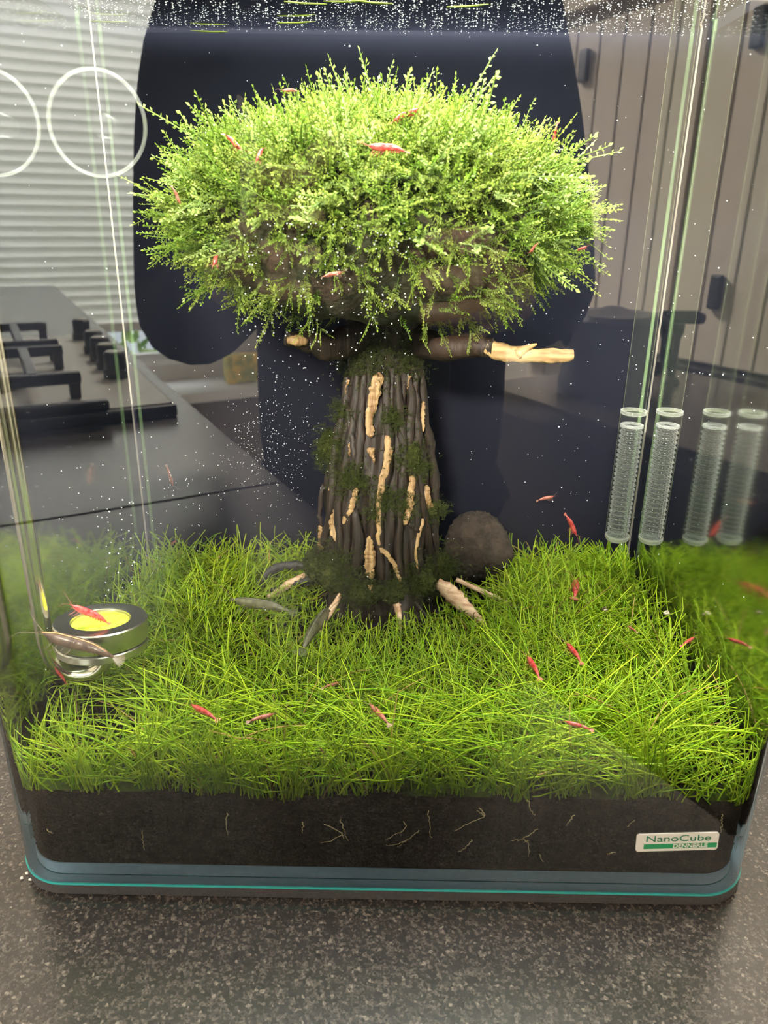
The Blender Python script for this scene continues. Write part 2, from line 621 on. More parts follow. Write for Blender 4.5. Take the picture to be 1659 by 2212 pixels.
kbuild(b, 'pane', edge_glass('window_glass', (0.7, 0.75, 0.75), 6.0, 0.02, gloss=1.0, rough=0.0), win)
b = MB(); kbox(b, WU0 - 0.1, U1, V1 - 0.30, V1, -0.47, -0.43)
tag(kbuild(b, 'trim_1', M['frame_white']), 'white window sill below the low window', None, None, 'structure')

# blind of curved slats
bl = kthing('window_blind', 'pale pleated blind lowered almost to the bottom of the window', 'blind')
BZ0 = -0.19
prof = [(-0.5, 0.0), (-0.3, 0.7), (0.0, 1.0), (0.3, 0.7), (0.5, 0.0)]
ph = 0.036
sm = MB()
V = []
for u in (-0.42, 0.78):
    for k, (zz, yy) in enumerate(prof):
        V.append((u, yy * 0.010, zz * ph))
F = [(k, k + 1, 5 + k + 1, 5 + k) for k in range(4)]
sm.add(V, F)
slat_me = sm.mesh('slat', M['blind'])
for i in range(42):
    o = bpy.data.objects.new('slat', slat_me)
    COL.objects.link(o)
    o.parent = bl
    o.location = (0, -VW, BZ0 + 0.03 + ph * (i + 0.5))
b = MB(); kbox(b, -0.42, 0.78, VW - 0.012, VW + 0.012, BZ0 - 0.006, BZ0 + 0.03); bevel(b.build('bottom_rail', M['white'], bl, False), 0.004)
b = MB(); kbox(b, -0.42, 0.78, VW - 0.02, VW + 0.02, BZ0 + 0.03 + ph * 42, BZ0 + 0.075 + ph * 42); b.build('head_rail', M['white'], bl, False)

# hedge outside
hb = MB()
for k in range(2600):
    p = np.array([rng.uniform(-0.9, 1.4), -(V1 + 0.75 + 0.25 * rng.random()), rng.uniform(-0.9, 0.9)])
    a = rng.normal(size=3); a /= np.linalg.norm(a)
    c = np.cross(a, rng.normal(size=3)); c /= np.linalg.norm(c)
    s = rng.uniform(0.035, 0.07)
    g = rng.random()
    hb.add([p - a * s, p + c * s * 0.5, p + a * s, p - c * s * 0.5], [(0, 1, 2, 3)], (0.16 + 0.30 * g, 0.30 + 0.28 * g, 0.06 + 0.10 * g))
hedge = kbuild(hb, 'hedge', M['hedge'])
tag(hedge, 'green garden hedge seen below the raised edge of the blind', 'hedge', None, 'stuff')

# worktop: two granite slabs with a joint
for nm, v0, v1, lab in (('granite_worktop', V0 + 0.004, 0.4965, 'speckled dark granite worktop slab carrying the aquarium'),
                        ('granite_worktop', 0.5005, 2.98, 'speckled dark granite worktop slab carrying the hob')):
    b = MB(); kbox(b, U0 + 0.004, 0.158, v0, v1, ZC - 0.035, ZC)
    o = tag(kbuild(b, nm, M['granite']), lab, 'worktop')
    bevel(o, 0.0012)
b = MB(); kbox(b, U0 + 0.006, 0.12, V0 + 0.006, 2.97, ZF + 0.001, ZC - 0.036)
tag(kbuild(b, 'base_cabinet', M['cream']), 'cream base cabinet under the granite worktop', 'cabinet')
b = MB(); kbox(b, 0.66, 1.08, V0 + 0.004, 0.80, ZC - 0.035, ZC); bevel(tag(kbuild(b, 'granite_worktop', M['granite']), 'narrow dark granite worktop carrying the kettle', 'worktop'), 0.002)
b = MB(); kbox(b, 0.69, 1.06, V0 + 0.004, 0.78, ZF + 0.001, ZC - 0.036)
tag(kbuild(b, 'base_cabinet', M['black_plastic']), 'dark base cabinet under the kettle worktop', 'cabinet')
b = MB(); kbox(b, 1.12, 1.45, V0 + 0.004, 1.25, ZC - 0.030, ZC); bevel(tag(kbuild(b, 'granite_worktop', M['granite']), 'dark granite ledge under the panelled cupboard', 'worktop'), 0.002)
bc = kthing('base_cabinet', 'cream planked base cabinet under the panelled cupboard', 'cabinet')
b = MB(); kbox(b, 1.17, 1.45, V0 + 0.004, 1.235, ZF + 0.001, ZC - 0.031); b.build('carcass', M['cream'], bc, False)
for k in range(26):
    v = 1.235 - 0.07 * (k + 1)
    b = MB(); kbox(b, 1.152, 1.169, v + 0.002, v + 0.068, ZF + 0.08, ZC - 0.034); bevel(b.build('plank', M['cream'], bc, False), 0.003, 1)

# panelled cupboard standing on the opposite worktop
cb = kthing('panelled_cupboard', 'cream cupboard with beaded plank doors standing on the opposite worktop', 'cupboard')
b = MB(); kbox(b, 1.172, 1.45, -0.1, 1.225, ZC + 0.001, 0.64); b.build('carcass', M['cream'], cb, False)
b = MB(); kbox(b, 1.135, 1.46, -0.12, 1.24, 0.64, 0.675); bevel(b.build('cornice', M['cream'], cb, False), 0.008)
for di, (v0, v1) in enumerate(((0.798, 1.215), (0.38, 0.792), (-0.04, 0.374))):
    d = thing('door', 'beaded plank door', None)
    del d['label']
    d.parent = cb
    n = 6
    wv = (v1 - v0) / n
    for k in range(n):
        b = MB(); kbox(b, 1.150, 1.170, v0 + k * wv + 0.001, v0 + (k + 1) * wv - 0.001, ZC + 0.006, 0.615)
        bevel(b.build('plank', M['cream'], d, False), 0.003, 1)
    b = MB(); kbox(b, 1.153, 1.171, v0, v1, ZC + 0.006, 0.615); b.build('backing_board', M['cream'], d, False)
    for z in (0.13, 0.54):
        b = MB()
        kbox(b, 1.138, 1.150, v1 - 0.115, v1 - 0.088, z - 0.03, z + 0.03)
        bevel(b.build('hinge', M['black_iron'], d, False), 0.004)

# gas hob
hob = kthing('gas_hob', 'black and steel gas hob let into the granite worktop', 'hob')
b = MB(); kbox(b, -0.55, 0.124, 0.82, 1.52, ZC, ZC + 0.016); bevel(b.build('tray', M['black_iron'], hob, False), 0.003)
b = MB(); kbox(b, -0.54, 0.118, 0.826, 1.514, ZC + 0.0162, ZC + 0.0185); b.build('steel_plate', M['hob_steel'], hob, False)
b = MB(); kbox(b, -0.55, 0.03, 0.815, 0.83, ZC + 0.018, ZC + 0.032); bevel(b.build('front_rim', M['black_iron'], hob, False), 0.004)
for v in (1.03, 1.11, 1.19, 1.27, 1.45):
    b = MB(); lathe(b, [(0.021, 0), (0.021, 0.012), (0.018, 0.014), (0.018, 0.036), (0.015, 0.039)], 24)
    kn = b.build('knob', M['black_plastic'], hob)
    kn.location = (0.075, -v, ZC + 0.0186)
    b = MB(); lathe(b, [(0.013, 0.0391), (0.013, 0.0402)], 20); b.build('knob_cap', M['hob_steel'], kn)
for (u, v) in ((-0.12, 1.02), (-0.12, 1.33), (-0.40, 1.02), (-0.40, 1.33)):
    b = MB()
    for a in (-0.06, 0.06):
        kbox(b, u + a - 0.008, u + a + 0.008, v - 0.125, v + 0.125, ZC + 0.040, ZC + 0.056)
        kbox(b, u - 0.125, u + 0.125, v + a * 2 - 0.008, v + a * 2 + 0.008, ZC + 0.040, ZC + 0.056)
    for a in (-0.115, 0.115):
        for c in (-0.115, 0.115):
            kbox(b, u + a - 0.008, u + a + 0.008, v + c - 0.008, v + c + 0.008, ZC + 0.0186, ZC + 0.045)
    bevel(b.build('pan_support', M['black_iron'], hob, False), 0.003)
    b = MB(); lathe(b, [(0.045, 0), (0.045, 0.012), (0.030, 0.014), (0.030, 0.020), (0.025, 0.022)], 32, (u, -v, ZC + 0.0186)); b.build('burner', M['black_iron'], hob)

# things on the sill and on the opposite worktop
b = MB(); kbox(b, 0.86, 1.02, V1 - 0.20, V1 - 0.13, -0.4295, -0.31)
o = kbuild(b, 'printed_tin', M['gold_card'])
tag(o, 'yellow tin with printed flowers on the window sill', 'tin'); bevel(o, 0.006)
jug = thing('electric_kettle', 'black electric kettle with a spout on the opposite worktop', 'kettle', kit(0.80, 0.635, ZC))
b = MB(); lathe(b, [(0.078, 0.0), (0.080, 0.015), (0.077, 0.04), (0.073, 0.095), (0.072, 0.108)], 40); b.build('body', M['black_plastic'], jug)
b = MB(); lathe(b, [(0.078, 0.1085), (0.079, 0.116), (0.072, 0.123), (0.03, 0.127), (0.012, 0.133)], 40); b.build('lid', M['black_plastic'], jug)
b = MB(); tube(b, spline([(0.06, -0.03, 0.105), (0.100, -0.045, 0.104), (0.118, -0.052, 0.075), (0.112, -0.05, 0.035), (0.07, -0.03, 0.022)], 20), 0.011, 10); b.build('handle', M['black_plastic'], jug)
b = MB(); tube(b, [(-0.062, 0.0, 0.088), (-0.082, 0.0, 0.104), (-0.096, 0.0, 0.110)], [0.022, 0.016, 0.010], 10); b.build('spout', M['black_plastic'], jug)
tp = thing('corkscrew', 'black T-handled corkscrew standing beside the kettle', 'corkscrew', kit(0.965, 0.63, ZC))
b = MB(); lathe(b, [(0.018, 0), (0.016, 0.006), (0.008, 0.012), (0.008, 0.075), (0.012, 0.085), (0.012, 0.098)], 16); b.build('stem', M['black_plastic'], tp)
b = MB(); tube(b, [(-0.045, 0, 0.105), (-0.03, 0, 0.108), (0.03, 0, 0.108), (0.045, 0, 0.105)], [0.008, 0.011, 0.011, 0.008], 10); b.build('grip', M['black_plastic'], tp)

# fill lamp added out of view to brighten the cupboards and worktops
lamp = thing('fill_lamp', 'white fill lamp added out of view to brighten the kitchen', 'lamp', kit(0.65, 1.95, ZT))
b = MB(); lathe(b, [(0.30, -0.385), (0.26, -0.33), (0.10, -0.28), (0.02, -0.26)], 40); b.build('shade', M['white'], lamp)
b = MB(); tube(b, [(0, 0, -0.27), (0, 0, -0.0005)], 0.004, 8); b.build('cord', M['black_plastic'], lamp)
area_light('fill_lamp_light', kit(0.65, 1.95, 1.20), kit(0.85, 1.0, 0.2), 0.36, P_FILL, (1.0, 0.90, 0.76))

# ================================================================== AQUARIUM
HX, BY, GT, GZ = 0.150, 0.2045, 0.004, 0.350     # half width, depth, glass thickness, height
tank = thing('aquarium', 'rounded glass aquarium with a black back on a foam mat, filled with water', 'aquarium')


def outline(inset, n=14, r=0.022, back=BY):
    """U-shaped path: back left, round front left corner, front, round front right corner, back right"""
    R = r - inset
    P = [(-HX + inset, back)]
    for y in np.linspace(back, r, 6)[1:-1]:
        P.append((-HX + inset, y))
    cx, cy = -HX + r, r
    for a in np.linspace(math.pi, 1.5 * math.pi, n):
        P.append((cx + R * math.cos(a), cy + R * math.sin(a)))
    cx = HX - r
    for a in np.linspace(1.5 * math.pi, 2 * math.pi, n):
        P.append((cx + R * math.cos(a), cy + R * math.sin(a)))
    for y in np.linspace(r, back, 6)[1:-1]:
        P.append((HX - inset, y))
    P.append((HX - inset, back))
    return np.array(P)


def wall_between(mb, A, B, z0, z1, mats):
    """closed bent sheet; the outer face, inner face and rims keep their own vertices so shading stays crisp"""
    n = len(A)
    strip_f = np.array([(i, i + 1, n + i + 1, n + i) for i in range(n - 1)])
    VA = np.vstack([np.c_[A, np.full(n, z0)], np.c_[A, np.full(n, z1)]])
    side = np.array([min(abs(A[i][0]), abs(A[i + 1][0])) > HX - 1e-6 for i in range(n - 1)])
    mb.add(VA, strip_f[~side], mat=mats[0])
    mb.add(VA, strip_f[side], mat=mats[3])
    mb.add(np.vstack([np.c_[B, np.full(n, z0)], np.c_[B, np.full(n, z1)]]), strip_f[:, ::-1], mat=mats[1])
    mb.add(np.vstack([np.c_[A, np.full(n, z1)], np.c_[B, np.full(n, z1)]]), strip_f, mat=mats[2])
    mb.add(np.vstack([np.c_[A, np.full(n, z0)], np.c_[B, np.full(n, z0)]]), strip_f[:, ::-1], mat=mats[2])
    for i in (0, n - 1):
        mb.add([(*A[i], z0), (*B[i], z0), (*B[i], z1), (*A[i], z1)], [(0, 1, 2, 3) if i == 0 else (3, 2, 1, 0)], mat=mats[1])


b = MB(); wall_between(b, outline(0), outline(GT), 0.0, GZ, (0, 1, 2, 3))
b.build('bent_glass_pane', [M['glass_out'], M['glass_in'], M['glass_edge'], M['glass_side']], tank)
b = MB()
box(b, (-HX + 0.0002, BY, 0.0), (HX - 0.0002, BY + GT, GZ))
b.build('back_pane', M['glass_in'], tank, False)
b = MB(); box(b, (-HX - 0.0005, BY + GT + 0.0002, 0.0), (HX + 0.0005, BY + GT + 0.001, GZ)); b.build('back_film', M['film'], tank, False)


def ring_plate(mb, P, z0, z1):
    n = len(P)
    V = np.vstack([np.c_[P, np.full(n, z0)], np.c_[P, np.full(n, z1)]])
    F = [tuple(range(n - 1, -1, -1)), tuple(range(n, 2 * n))] + [(i, (i + 1) % n, n + (i + 1) % n, n + i) for i in range(n)]
    mb.add(V, F)


b = MB(); ring_plate(b, outline(GT + 0.0001, back=BY - 0.0001), 0.0004, 0.0056); b.build('floor_pane', M['floor_glass'], tank, False)
b = MB(); ring_plate(b, outline(-0.0004, back=BY + 0.004), -0.0010, -0.0002); b.build('lower_edge', M['teal'], tank, False)
b = MB(); ring_plate(b, outline(-0.0004, back=BY + 0.006), -0.0056, -0.0011); b.build('foam_mat', M['mat'], tank, False)
for sx in (-1, 1):
    b = MB()
    tube(b, [(sx * (HX - GT - 0.0012), BY - 0.0012, 0.03), (sx * (HX - GT - 0.0012), BY - 0.0012, GZ)], 0.0010, 8)
    b.build('silicone_seam', M['silicone'], tank)

# algae film on the inner face along the soil line
m_, nt_, out_ = new_mat('algae')
tr_ = nt_.nodes.new('ShaderNodeBsdfTransparent'); df_ = nt_.nodes.new('ShaderNodeBsdfDiffuse'); df_.inputs[0].default_value = (0.10, 0.17, 0.012, 1)
tc_ = nt_.nodes.new('ShaderNodeTexCoord'); nz_ = nt_.nodes.new('ShaderNodeTexNoise'); nz_.inputs['Scale'].default_value = 55; nz_.inputs['Detail'].default_value = 3
rp_ = nt_.nodes.new('ShaderNodeValToRGB'); rp_.color_ramp.elements[0].position = 0.48; rp_.color_ramp.elements[1].position = 0.75; rp_.color_ramp.elements[1].color = (0.6, 0.6, 0.6, 1)
mx_ = nt_.nodes.new('ShaderNodeMixShader')
nt_.links.new(tc_.outputs['Object'], nz_.inputs['Vector']); nt_.links.new(nz_.outputs['Fac'], rp_.inputs['Fac']); nt_.links.new(rp_.outputs['Color'], mx_.inputs[0])
nt_.links.new(tr_.outputs[0], mx_.inputs[1]); nt_.links.new(df_.outputs[0], mx_.inputs[2]); nt_.links.new(mx_.outputs[0], out_.inputs[0])
ao = outline(GT + 0.00012)
V = np.vstack([np.c_[ao, 0.0425 + 0 * ao[:, 0]], np.c_[ao, 0.054 + 0.004 * np.sin(ao[:, 0] * 90)]])
b = MB(); b.add(V, np.array([(i, i + 1, len(ao) + i + 1, len(ao) + i) for i in range(len(ao) - 1)]))
b.build('algae_film', m_, tank)['kind'] = 'stuff'

# brand plate on the front glass, lower right
st = at_y(1463, 1819, -0.0004)
sticker = bpy.data.objects.new('sticker', None)
COL.objects.link(sticker); sticker.parent = tank
sticker.location = (st[0], -0.0004, st[2])
sticker.rotation_euler = (0, math.radians(-3.3), 0)
hw, hh, r = 0.0157, 0.0043, 0.0012
P = []
for cx, cz, a0 in ((hw - r, hh - r, 0), (-hw + r, hh - r, 90), (-hw + r, -hh + r, 180), (hw - r, -hh + r, 270)):
    for a in np.linspace(a0, a0 + 90, 6):
        P.append((cx + r * math.cos(math.radians(a)), cz + r * math.sin(math.radians(a))))
n = len(P)
b = MB()
b.add([(x, 0, z) for x, z in P] + [(x, 0.0003, z) for x, z in P], [tuple(range(n - 1, -1, -1)), tuple(range(n, 2 * n))] + [(i, (i + 1) % n, n + (i + 1) % n, n + i) for i in range(n)])
b.build('plate', M['label_white'], sticker, False)
b = MB(); box(b, (-0.0127, -0.0001, -0.0030), (0.0152, 0.0001, -0.0007)); b.build('stripe', M['green_ink'], sticker, False)


def lettering(txt, size, x, z, mat, parent, wide=1.0, bold=0.0):
    c = bpy.data.curves.new('lettering', 'FONT')
    c.body = txt
    c.size = size
    c.offset = bold
    c.extrude = 0.00003
    o = bpy.data.objects.new('lettering', c)
    COL.objects.link(o)
    o.parent = parent
    o.location = (x, -0.00016, z)
    o.rotation_euler = (math.pi / 2, 0, 0)
    o.scale = (wide, 1, 1)
    c.materials.append(mat)
    bpy.context.view_layer.update()
    me = bpy.data.meshes.new_from_object(o.evaluated_get(bpy.context.evaluated_depsgraph_get()))
    m = bpy.data.objects.new('lettering', me)
    COL.objects.link(m)
    m.parent = parent
    m.location, m.rotation_euler, m.scale = o.location.copy(), o.rotation_euler.copy(), o.scale.copy()
    bpy.data.objects.remove(o)
    m.name = 'lettering'
    return m


lettering('NanoCube', 0.0043, -0.0124, 0.00055, M['dark_green_ink'], sticker, 1.32)
lettering('DENNERLE', 0.0027, -0.0016, -0.0027, M['label_white'], sticker, 1.0, 0.00007)

# water
b = MB()
n_o = outline(GT + 0.0003, back=BY - 0.0003)
WZ = 0.334
k = len(n_o)
# gently rippled top sheet: rings to the centre
cen = np.array([0.0, 0.10])
rings = [1.0, 0.985, 0.95, 0.85, 0.7, 0.5, 0.3, 0.12]
V = []
for s in rings:
    q = cen + (n_o - cen) * s
    zz = WZ + (0.0009 if s == 1.0 else 0) + 0.0002 * np.sin(q[:, 0] * 160 + 1.3) * np.cos(q[:, 1] * 140)
    V.append(np.c_[q, zz])
V = np.concatenate(V)
F = []
for i in range(len(rings) - 1):
    for j in range(k):
        j2 = (j + 1) % k
        F.append((i * k + j, i * k + j2, (i + 1) * k + j2, (i + 1) * k + j))
F.append(tuple((len(rings) - 1) * k + j for j in range(k)))
b.add(V, F, mat=0)
Vs = np.vstack([V[:k], np.c_[n_o, np.full(k, 0.042)]]).copy()
b.add(Vs, [(i, k + i, k + (i + 1) % k, (i + 1) % k) for i in range(k)], mat=1)
water = b.build('water', [M['water'], M['water_side']])
tag(water, 'clear water filling the aquarium up to just below its rim', 'water', None, 'stuff')

# lamp above the tank
led = thing('aquarium_lamp', 'slim light bar hanging over the aquarium', 'lamp')
LX, LY, LZ = 0.025, 0.090, 0.458
b = MB(); box(b, (LX - 0.11, LY - 0.05, LZ + 0.002), (LX + 0.11, LY + 0.05, LZ + 0.014)); bevel(b.build('housing', M['black_plastic'], led, False), 0.003)
b = MB(); box(b, (LX - 0.012, LY + 0.05, LZ + 0.004), (LX + 0.012, BY + 0.012, LZ + 0.010)); box(b, (LX - 0.012, BY + 0.006, GZ - 0.03), (LX + 0.012, BY + 0.012, LZ + 0.010)); b.build('bracket', M['black_plastic'], led, False)
area_light('aquarium_lamp_light', (LX, LY, LZ), (LX, LY, 0), 0.24, P_LED, (0.97, 1.0, 0.93), 0.11)

# ------------------------------------------------------------------ soil
TX, TY = -0.003, 0.158       # tree


def soil_z(x, y):
    x, y = np.asarray(x, float), np.asarray(y, float)
    mound = 0.008 * np.exp(-(((x - TX) / 0.05) ** 2 + ((y - TY) / 0.045) ** 2))
    return 0.0405 + mound + 0.0014 * np.sin(x * 70 + 1) * np.cos(y * 60) + 0.0007 * np.sin(x * 420 + 2) + 0.001 * np.sin(x * 31) + 0.0008 * np.sin(x * 190) + 0.004 * np.clip(y / 0.2, 0, 1)


so = outline(GT + 0.0006, back=BY - 0.0006)
# denser outline along the front
den = []
for i in range(len(so)):
    a, c = so[i], so[(i + 1) % len(so)]
    m = max(1, int(np.linalg.norm(c - a) / 0.003))
    for t in range(m):
        den.append(a + (c - a) * t / m)
so = np.array(den)
k = len(so)
V = [np.c_[so, np.full(k, 0.0057)]]
for s in (1.0, 0.97, 0.9, 0.8, 0.65, 0.5, 0.35, 0.2, 0.08):
    q = cen + (so - cen) * s
    V.append(np.c_[q, soil_z(q[:, 0], q[:, 1])])
nr = len(V)
V = np.concatenate(V)
F = []
for i in range(nr - 1):
    for j in range(k):
        F.append((i * k + j, i * k + (j + 1) % k, (i + 1) * k + (j + 1) % k, (i + 1) * k + j))
F.append(tuple((nr - 1) * k + j for j in range(k)))
b = MB(); b.add(V, F)
soil = b.build('soil', M['soil'])
tag(soil, 'dark brown soil bed against the lower front glass', 'soil', None, 'stuff')
# granules pressed against the glass
phi = (1 + 5 ** 0.5) / 2
ico = np.array([(-1, phi, 0), (1, phi, 0), (-1, -phi, 0), (1, -phi, 0), (0, -1, phi), (0, 1, phi), (0, -1, -phi), (0, 1, -phi), (phi, 0, -1), (phi, 0, 1), (-phi, 0, -1), (-phi, 0, 1)]) / 1.902
icoF = np.array([(0, 11, 5), (0, 5, 1), (0, 1, 7), (0, 7, 10), (0, 10, 11), (1, 5, 9), (5, 11, 4), (11, 10, 2), (10, 7, 6), (7, 1, 8), (3, 9, 4), (3, 4, 2), (3, 2, 6), (3, 6, 8), (3, 8, 9), (4, 9, 5), (2, 4, 11), (6, 2, 10), (8, 6, 7), (9, 8, 1)])
octa = np.array([(1, 0, 0), (-1, 0, 0), (0, 1, 0), (0, -1, 0), (0, 0, 1), (0, 0, -1)], float)
octaF = np.array([(0, 2, 4), (2, 1, 4), (1, 3, 4), (3, 0, 4), (2, 0, 5), (1, 2, 5), (3, 1, 5), (0, 3, 5)])


def scatter(mb, base, baseF, P, S, C):
    """copies of a small solid at P (N,3) with per-axis sizes S (N,3) and colours C (N,3)"""
    N = len(P)
    V = base[None] * S[:, None, :] + P[:, None, :]
    F = baseF[None] + (np.arange(N) * len(base))[:, None, None]
    mb.add(V.reshape(-1, 3), F.reshape(-1, baseF.shape[1]), np.repeat(C, len(base), 0))


front = outline(GT + 0.0010)
seg = np.linalg.norm(np.diff(front, axis=0), axis=1)
cum = np.concatenate([[0], np.cumsum(seg)])
N = 7000
s = rng.random(N) * cum[-1]
px = np.interp(s, cum, front[:, 0]); py = np.interp(s, cum, front[:, 1])
zt = soil_z(px, py)
pz = 0.0062 + rng.random(N) * (zt - 0.0058)
sz = rng.uniform(0.0004, 0.0010, N)
g = rng.random(N)[:, None] ** 2
C = np.array([[0.005, 0.004, 0.003]]) * (1 - g) + np.array([[0.048, 0.034, 0.021]]) * g
b = MB()
scatter(b, ico, icoF, np.c_[px, py + 0.0003, pz], np.c_[sz * rng.uniform(.8, 1.5, N), sz * 0.5, sz * rng.uniform(.7, 1.1, N)], C)
gran = b.build('soil_granules', M['granule'], soil, False)
gran['kind'] = 'stuff'

# ------------------------------------------------------------------ hairgrass
DIFF = np.array([-0.117, 0.045])


def blades(N, x, y, L, th0, kap, az, r, cols, npts=7, zoff=0.0):
    """arched blades, three-sided tubes"""
    t = np.linspace(0, 1, npts)
    th = th0[:, None] + kap[:, None] * t[None]
    ds = (L / (npts - 1))[:, None]
    hor = np.cumsum(np.sin(th) * ds, axis=1) - np.sin(th[:, :1]) * ds
    ver = np.cumsum(np.cos(th) * ds, axis=1) - np.cos(th[:, :1]) * ds
    wob = 0.0012 * np.sin(t[None] * 4 + az[:, None] * 3)
    X = x[:, None] + hor * np.cos(az)[:, None] - wob * np.sin(az)[:, None]
    Y = y[:, None] + hor * np.sin(az)[:, None] + wob * np.cos(az)[:, None]
    Z = soil_z(x, y)[:, None] - 0.001 + zoff + ver
    X = np.clip(X, -HX + GT + 0.0012, HX - GT - 0.0012)
    ylo = GT + 0.0011 + np.where(np.abs(X) > 0.128, 0.022 - np.sqrt(np.maximum(0.022 ** 2 - (np.abs(X) - 0.128) ** 2, 0)), 0)
    Y = np.clip(Y, ylo, BY - 0.002)
    Z = np.where(np.arange(npts)[None] > 1, np.maximum(Z, soil_z(X, Y) + 0.0015 + 0.006 * t[None]), Z)
    C0 = np.stack([X, Y, Z], -1)                       # N,npts,3
    rad = r[:, None] * (1 - 0.55 * t[None] ** 2)
    a = np.stack([-np.sin(az), np.cos(az), np.zeros(N)], -1)[:, None]
    u = np.stack([-np.cos(az)[:, None] * np.cos(th), -np.sin(az)[:, None] * np.cos(th), np.sin(th)], -1)
    rings_ = []
    for q in range(3):
        an = q * 2 * math.pi / 3 + 0.5
        rings_.append(C0 + (a * math.cos(an) + u * math.sin(an)) * rad[..., None])
    V = np.stack(rings_, 2)                            # N,npts,3,3
    base = (np.arange(N) * npts * 3)[:, None, None]
    F = []
    for i in range(npts - 1):
        for q in range(3):
            q2 = (q + 1) % 3
            F.append((i * 3 + q, i * 3 + q2, (i + 1) * 3 + q2, (i + 1) * 3 + q))
    F = (np.array(F)[None] + base).reshape(-1, 4)
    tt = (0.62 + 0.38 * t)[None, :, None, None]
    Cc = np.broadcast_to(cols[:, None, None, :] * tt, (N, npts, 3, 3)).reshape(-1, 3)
    return V.reshape(-1, 3), F, Cc


def grass_cols(N, warm=0.5):
    g = rng.random((N, 1))
    A = np.array([[0.26, 0.48, 0.018]]); B_ = np.array([[0.60, 0.72, 0.036]])
    C = A * (1 - g) + B_ * g
    dead = rng.random(N) < 0.015
    C[dead] = (0.55, 0.36, 0.12)
    dk = rng.random(N) < 0.2
    C[dk] *= 0.6
    return C


def free(x, y):
    ok = ((x - TX) ** 2 + (y - TY) ** 2) > 0.038 ** 2
    ok &= ((x - DIFF[0]) ** 2 + (y - DIFF[1]) ** 2) > 0.019 ** 2
    ok &= ((x - 0.049) / 0.022) ** 2 + ((y - 0.172) / 0.018) ** 2 > 1
    return ok


gb = MB()
N = 10500
x = rng.uniform(-HX + 0.006, HX - 0.006, N); y = rng.uniform(0.0065, BY - 0.006, N)
ok = free(x, y) & ~((np.abs(x) > 0.141) & (y < 0.012))
x, y = x[ok], y[ok]; N = len(x)
L = rng.uniform(0.020, 0.042, N) * np.where(y > 0.15, 0.85, 1.0)
near = np.sqrt(((x - TX) / 0.075) ** 2 + ((y - 0.126) / 0.055) ** 2)
L *= np.clip(0.30 + 0.75 * np.clip((near - 0.55) / 0.6, 0, 1), 0.3, 1)
L *= np.where((np.abs(x - DIFF[0] + 0.006) < 0.026) & (y < 0.060) & (y > 0.021), 0.55, 1.0)
thin = (rng.random(N) < 0.6) & (y < 0.019)
x, y, L = x[~thin], y[~thin], L[~thin]; N = len(x)
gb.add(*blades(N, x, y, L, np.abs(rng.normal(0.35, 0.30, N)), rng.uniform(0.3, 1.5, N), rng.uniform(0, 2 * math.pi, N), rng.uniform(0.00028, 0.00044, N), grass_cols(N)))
# long runners lying over the front edge of the carpet
N = 620
x = rng.uniform(-0.14, 0.14, N); y = rng.uniform(0.008, 0.05, N)
ok = free(x, y) & ~((x < -0.098) & (y < 0.055) & (y > 0.016)); x, y = x[ok], y[ok]; N = len(x)
az = np.where(rng.random(N) < 0.5, 0.0, math.pi) + rng.normal(0, 0.45, N)
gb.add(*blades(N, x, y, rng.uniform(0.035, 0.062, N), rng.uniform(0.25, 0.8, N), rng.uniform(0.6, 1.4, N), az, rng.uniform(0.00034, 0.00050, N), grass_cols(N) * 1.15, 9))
# stems standing against the front glass
cx = rng.uniform(-0.14, 0.14, 34)
x = (cx[:, None] + rng.normal(0, 0.0022, (34, 16))).ravel(); N = len(x)
y = rng.uniform(0.0056, 0.0085, N)
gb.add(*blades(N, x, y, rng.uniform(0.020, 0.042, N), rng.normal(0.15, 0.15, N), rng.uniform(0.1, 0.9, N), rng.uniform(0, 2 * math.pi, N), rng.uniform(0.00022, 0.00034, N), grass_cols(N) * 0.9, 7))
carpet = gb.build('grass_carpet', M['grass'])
tag(carpet, 'bright green carpet of fine hairgrass covering the soil', 'grass', None, 'stuff')

# separate tufts on the back right
for (px_, py_, lab) in ((1180, 1255, 'grass tuft at the back beside the dark round rock'),
                        (1290, 1245, 'grass tuft at the back to the left of the two ribbed pipe ends'),
                        (1340, 1235, 'grass tuft at the back directly below the left ribbed pipe end'),
                        (1460, 1240, 'grass tuft at the back directly below the right ribbed pipe end'),
                        (1570, 1255, 'grass tuft at the back in the corner right of the pipes')):
    p = at_z(px_, py_, 0.046)
    p[1] = min(p[1], BY - 0.012)
    p[0] = min(p[0], HX - 0.014)
    N = 90
    a = rng.uniform(0, 2 * math.pi, N); rr = 0.007 * np.sqrt(rng.random(N))
    mb = MB()
    mb.add(*blades(N, p[0] + rr * np.cos(a), p[1] + rr * np.sin(a), rng.uniform(0.016, 0.030, N), np.abs(rng.normal(0.25, 0.2, N)), rng.uniform(0.5, 1.4, N), a + rng.normal(0, 0.4, N), rng.uniform(0.0003, 0.00048, N), grass_cols(N) * np.array([[0.85, 0.95, 0.8]])))
    tag(mb.build('grass_tuft', M['grass']), lab, 'grass', 'grass tufts along the back')

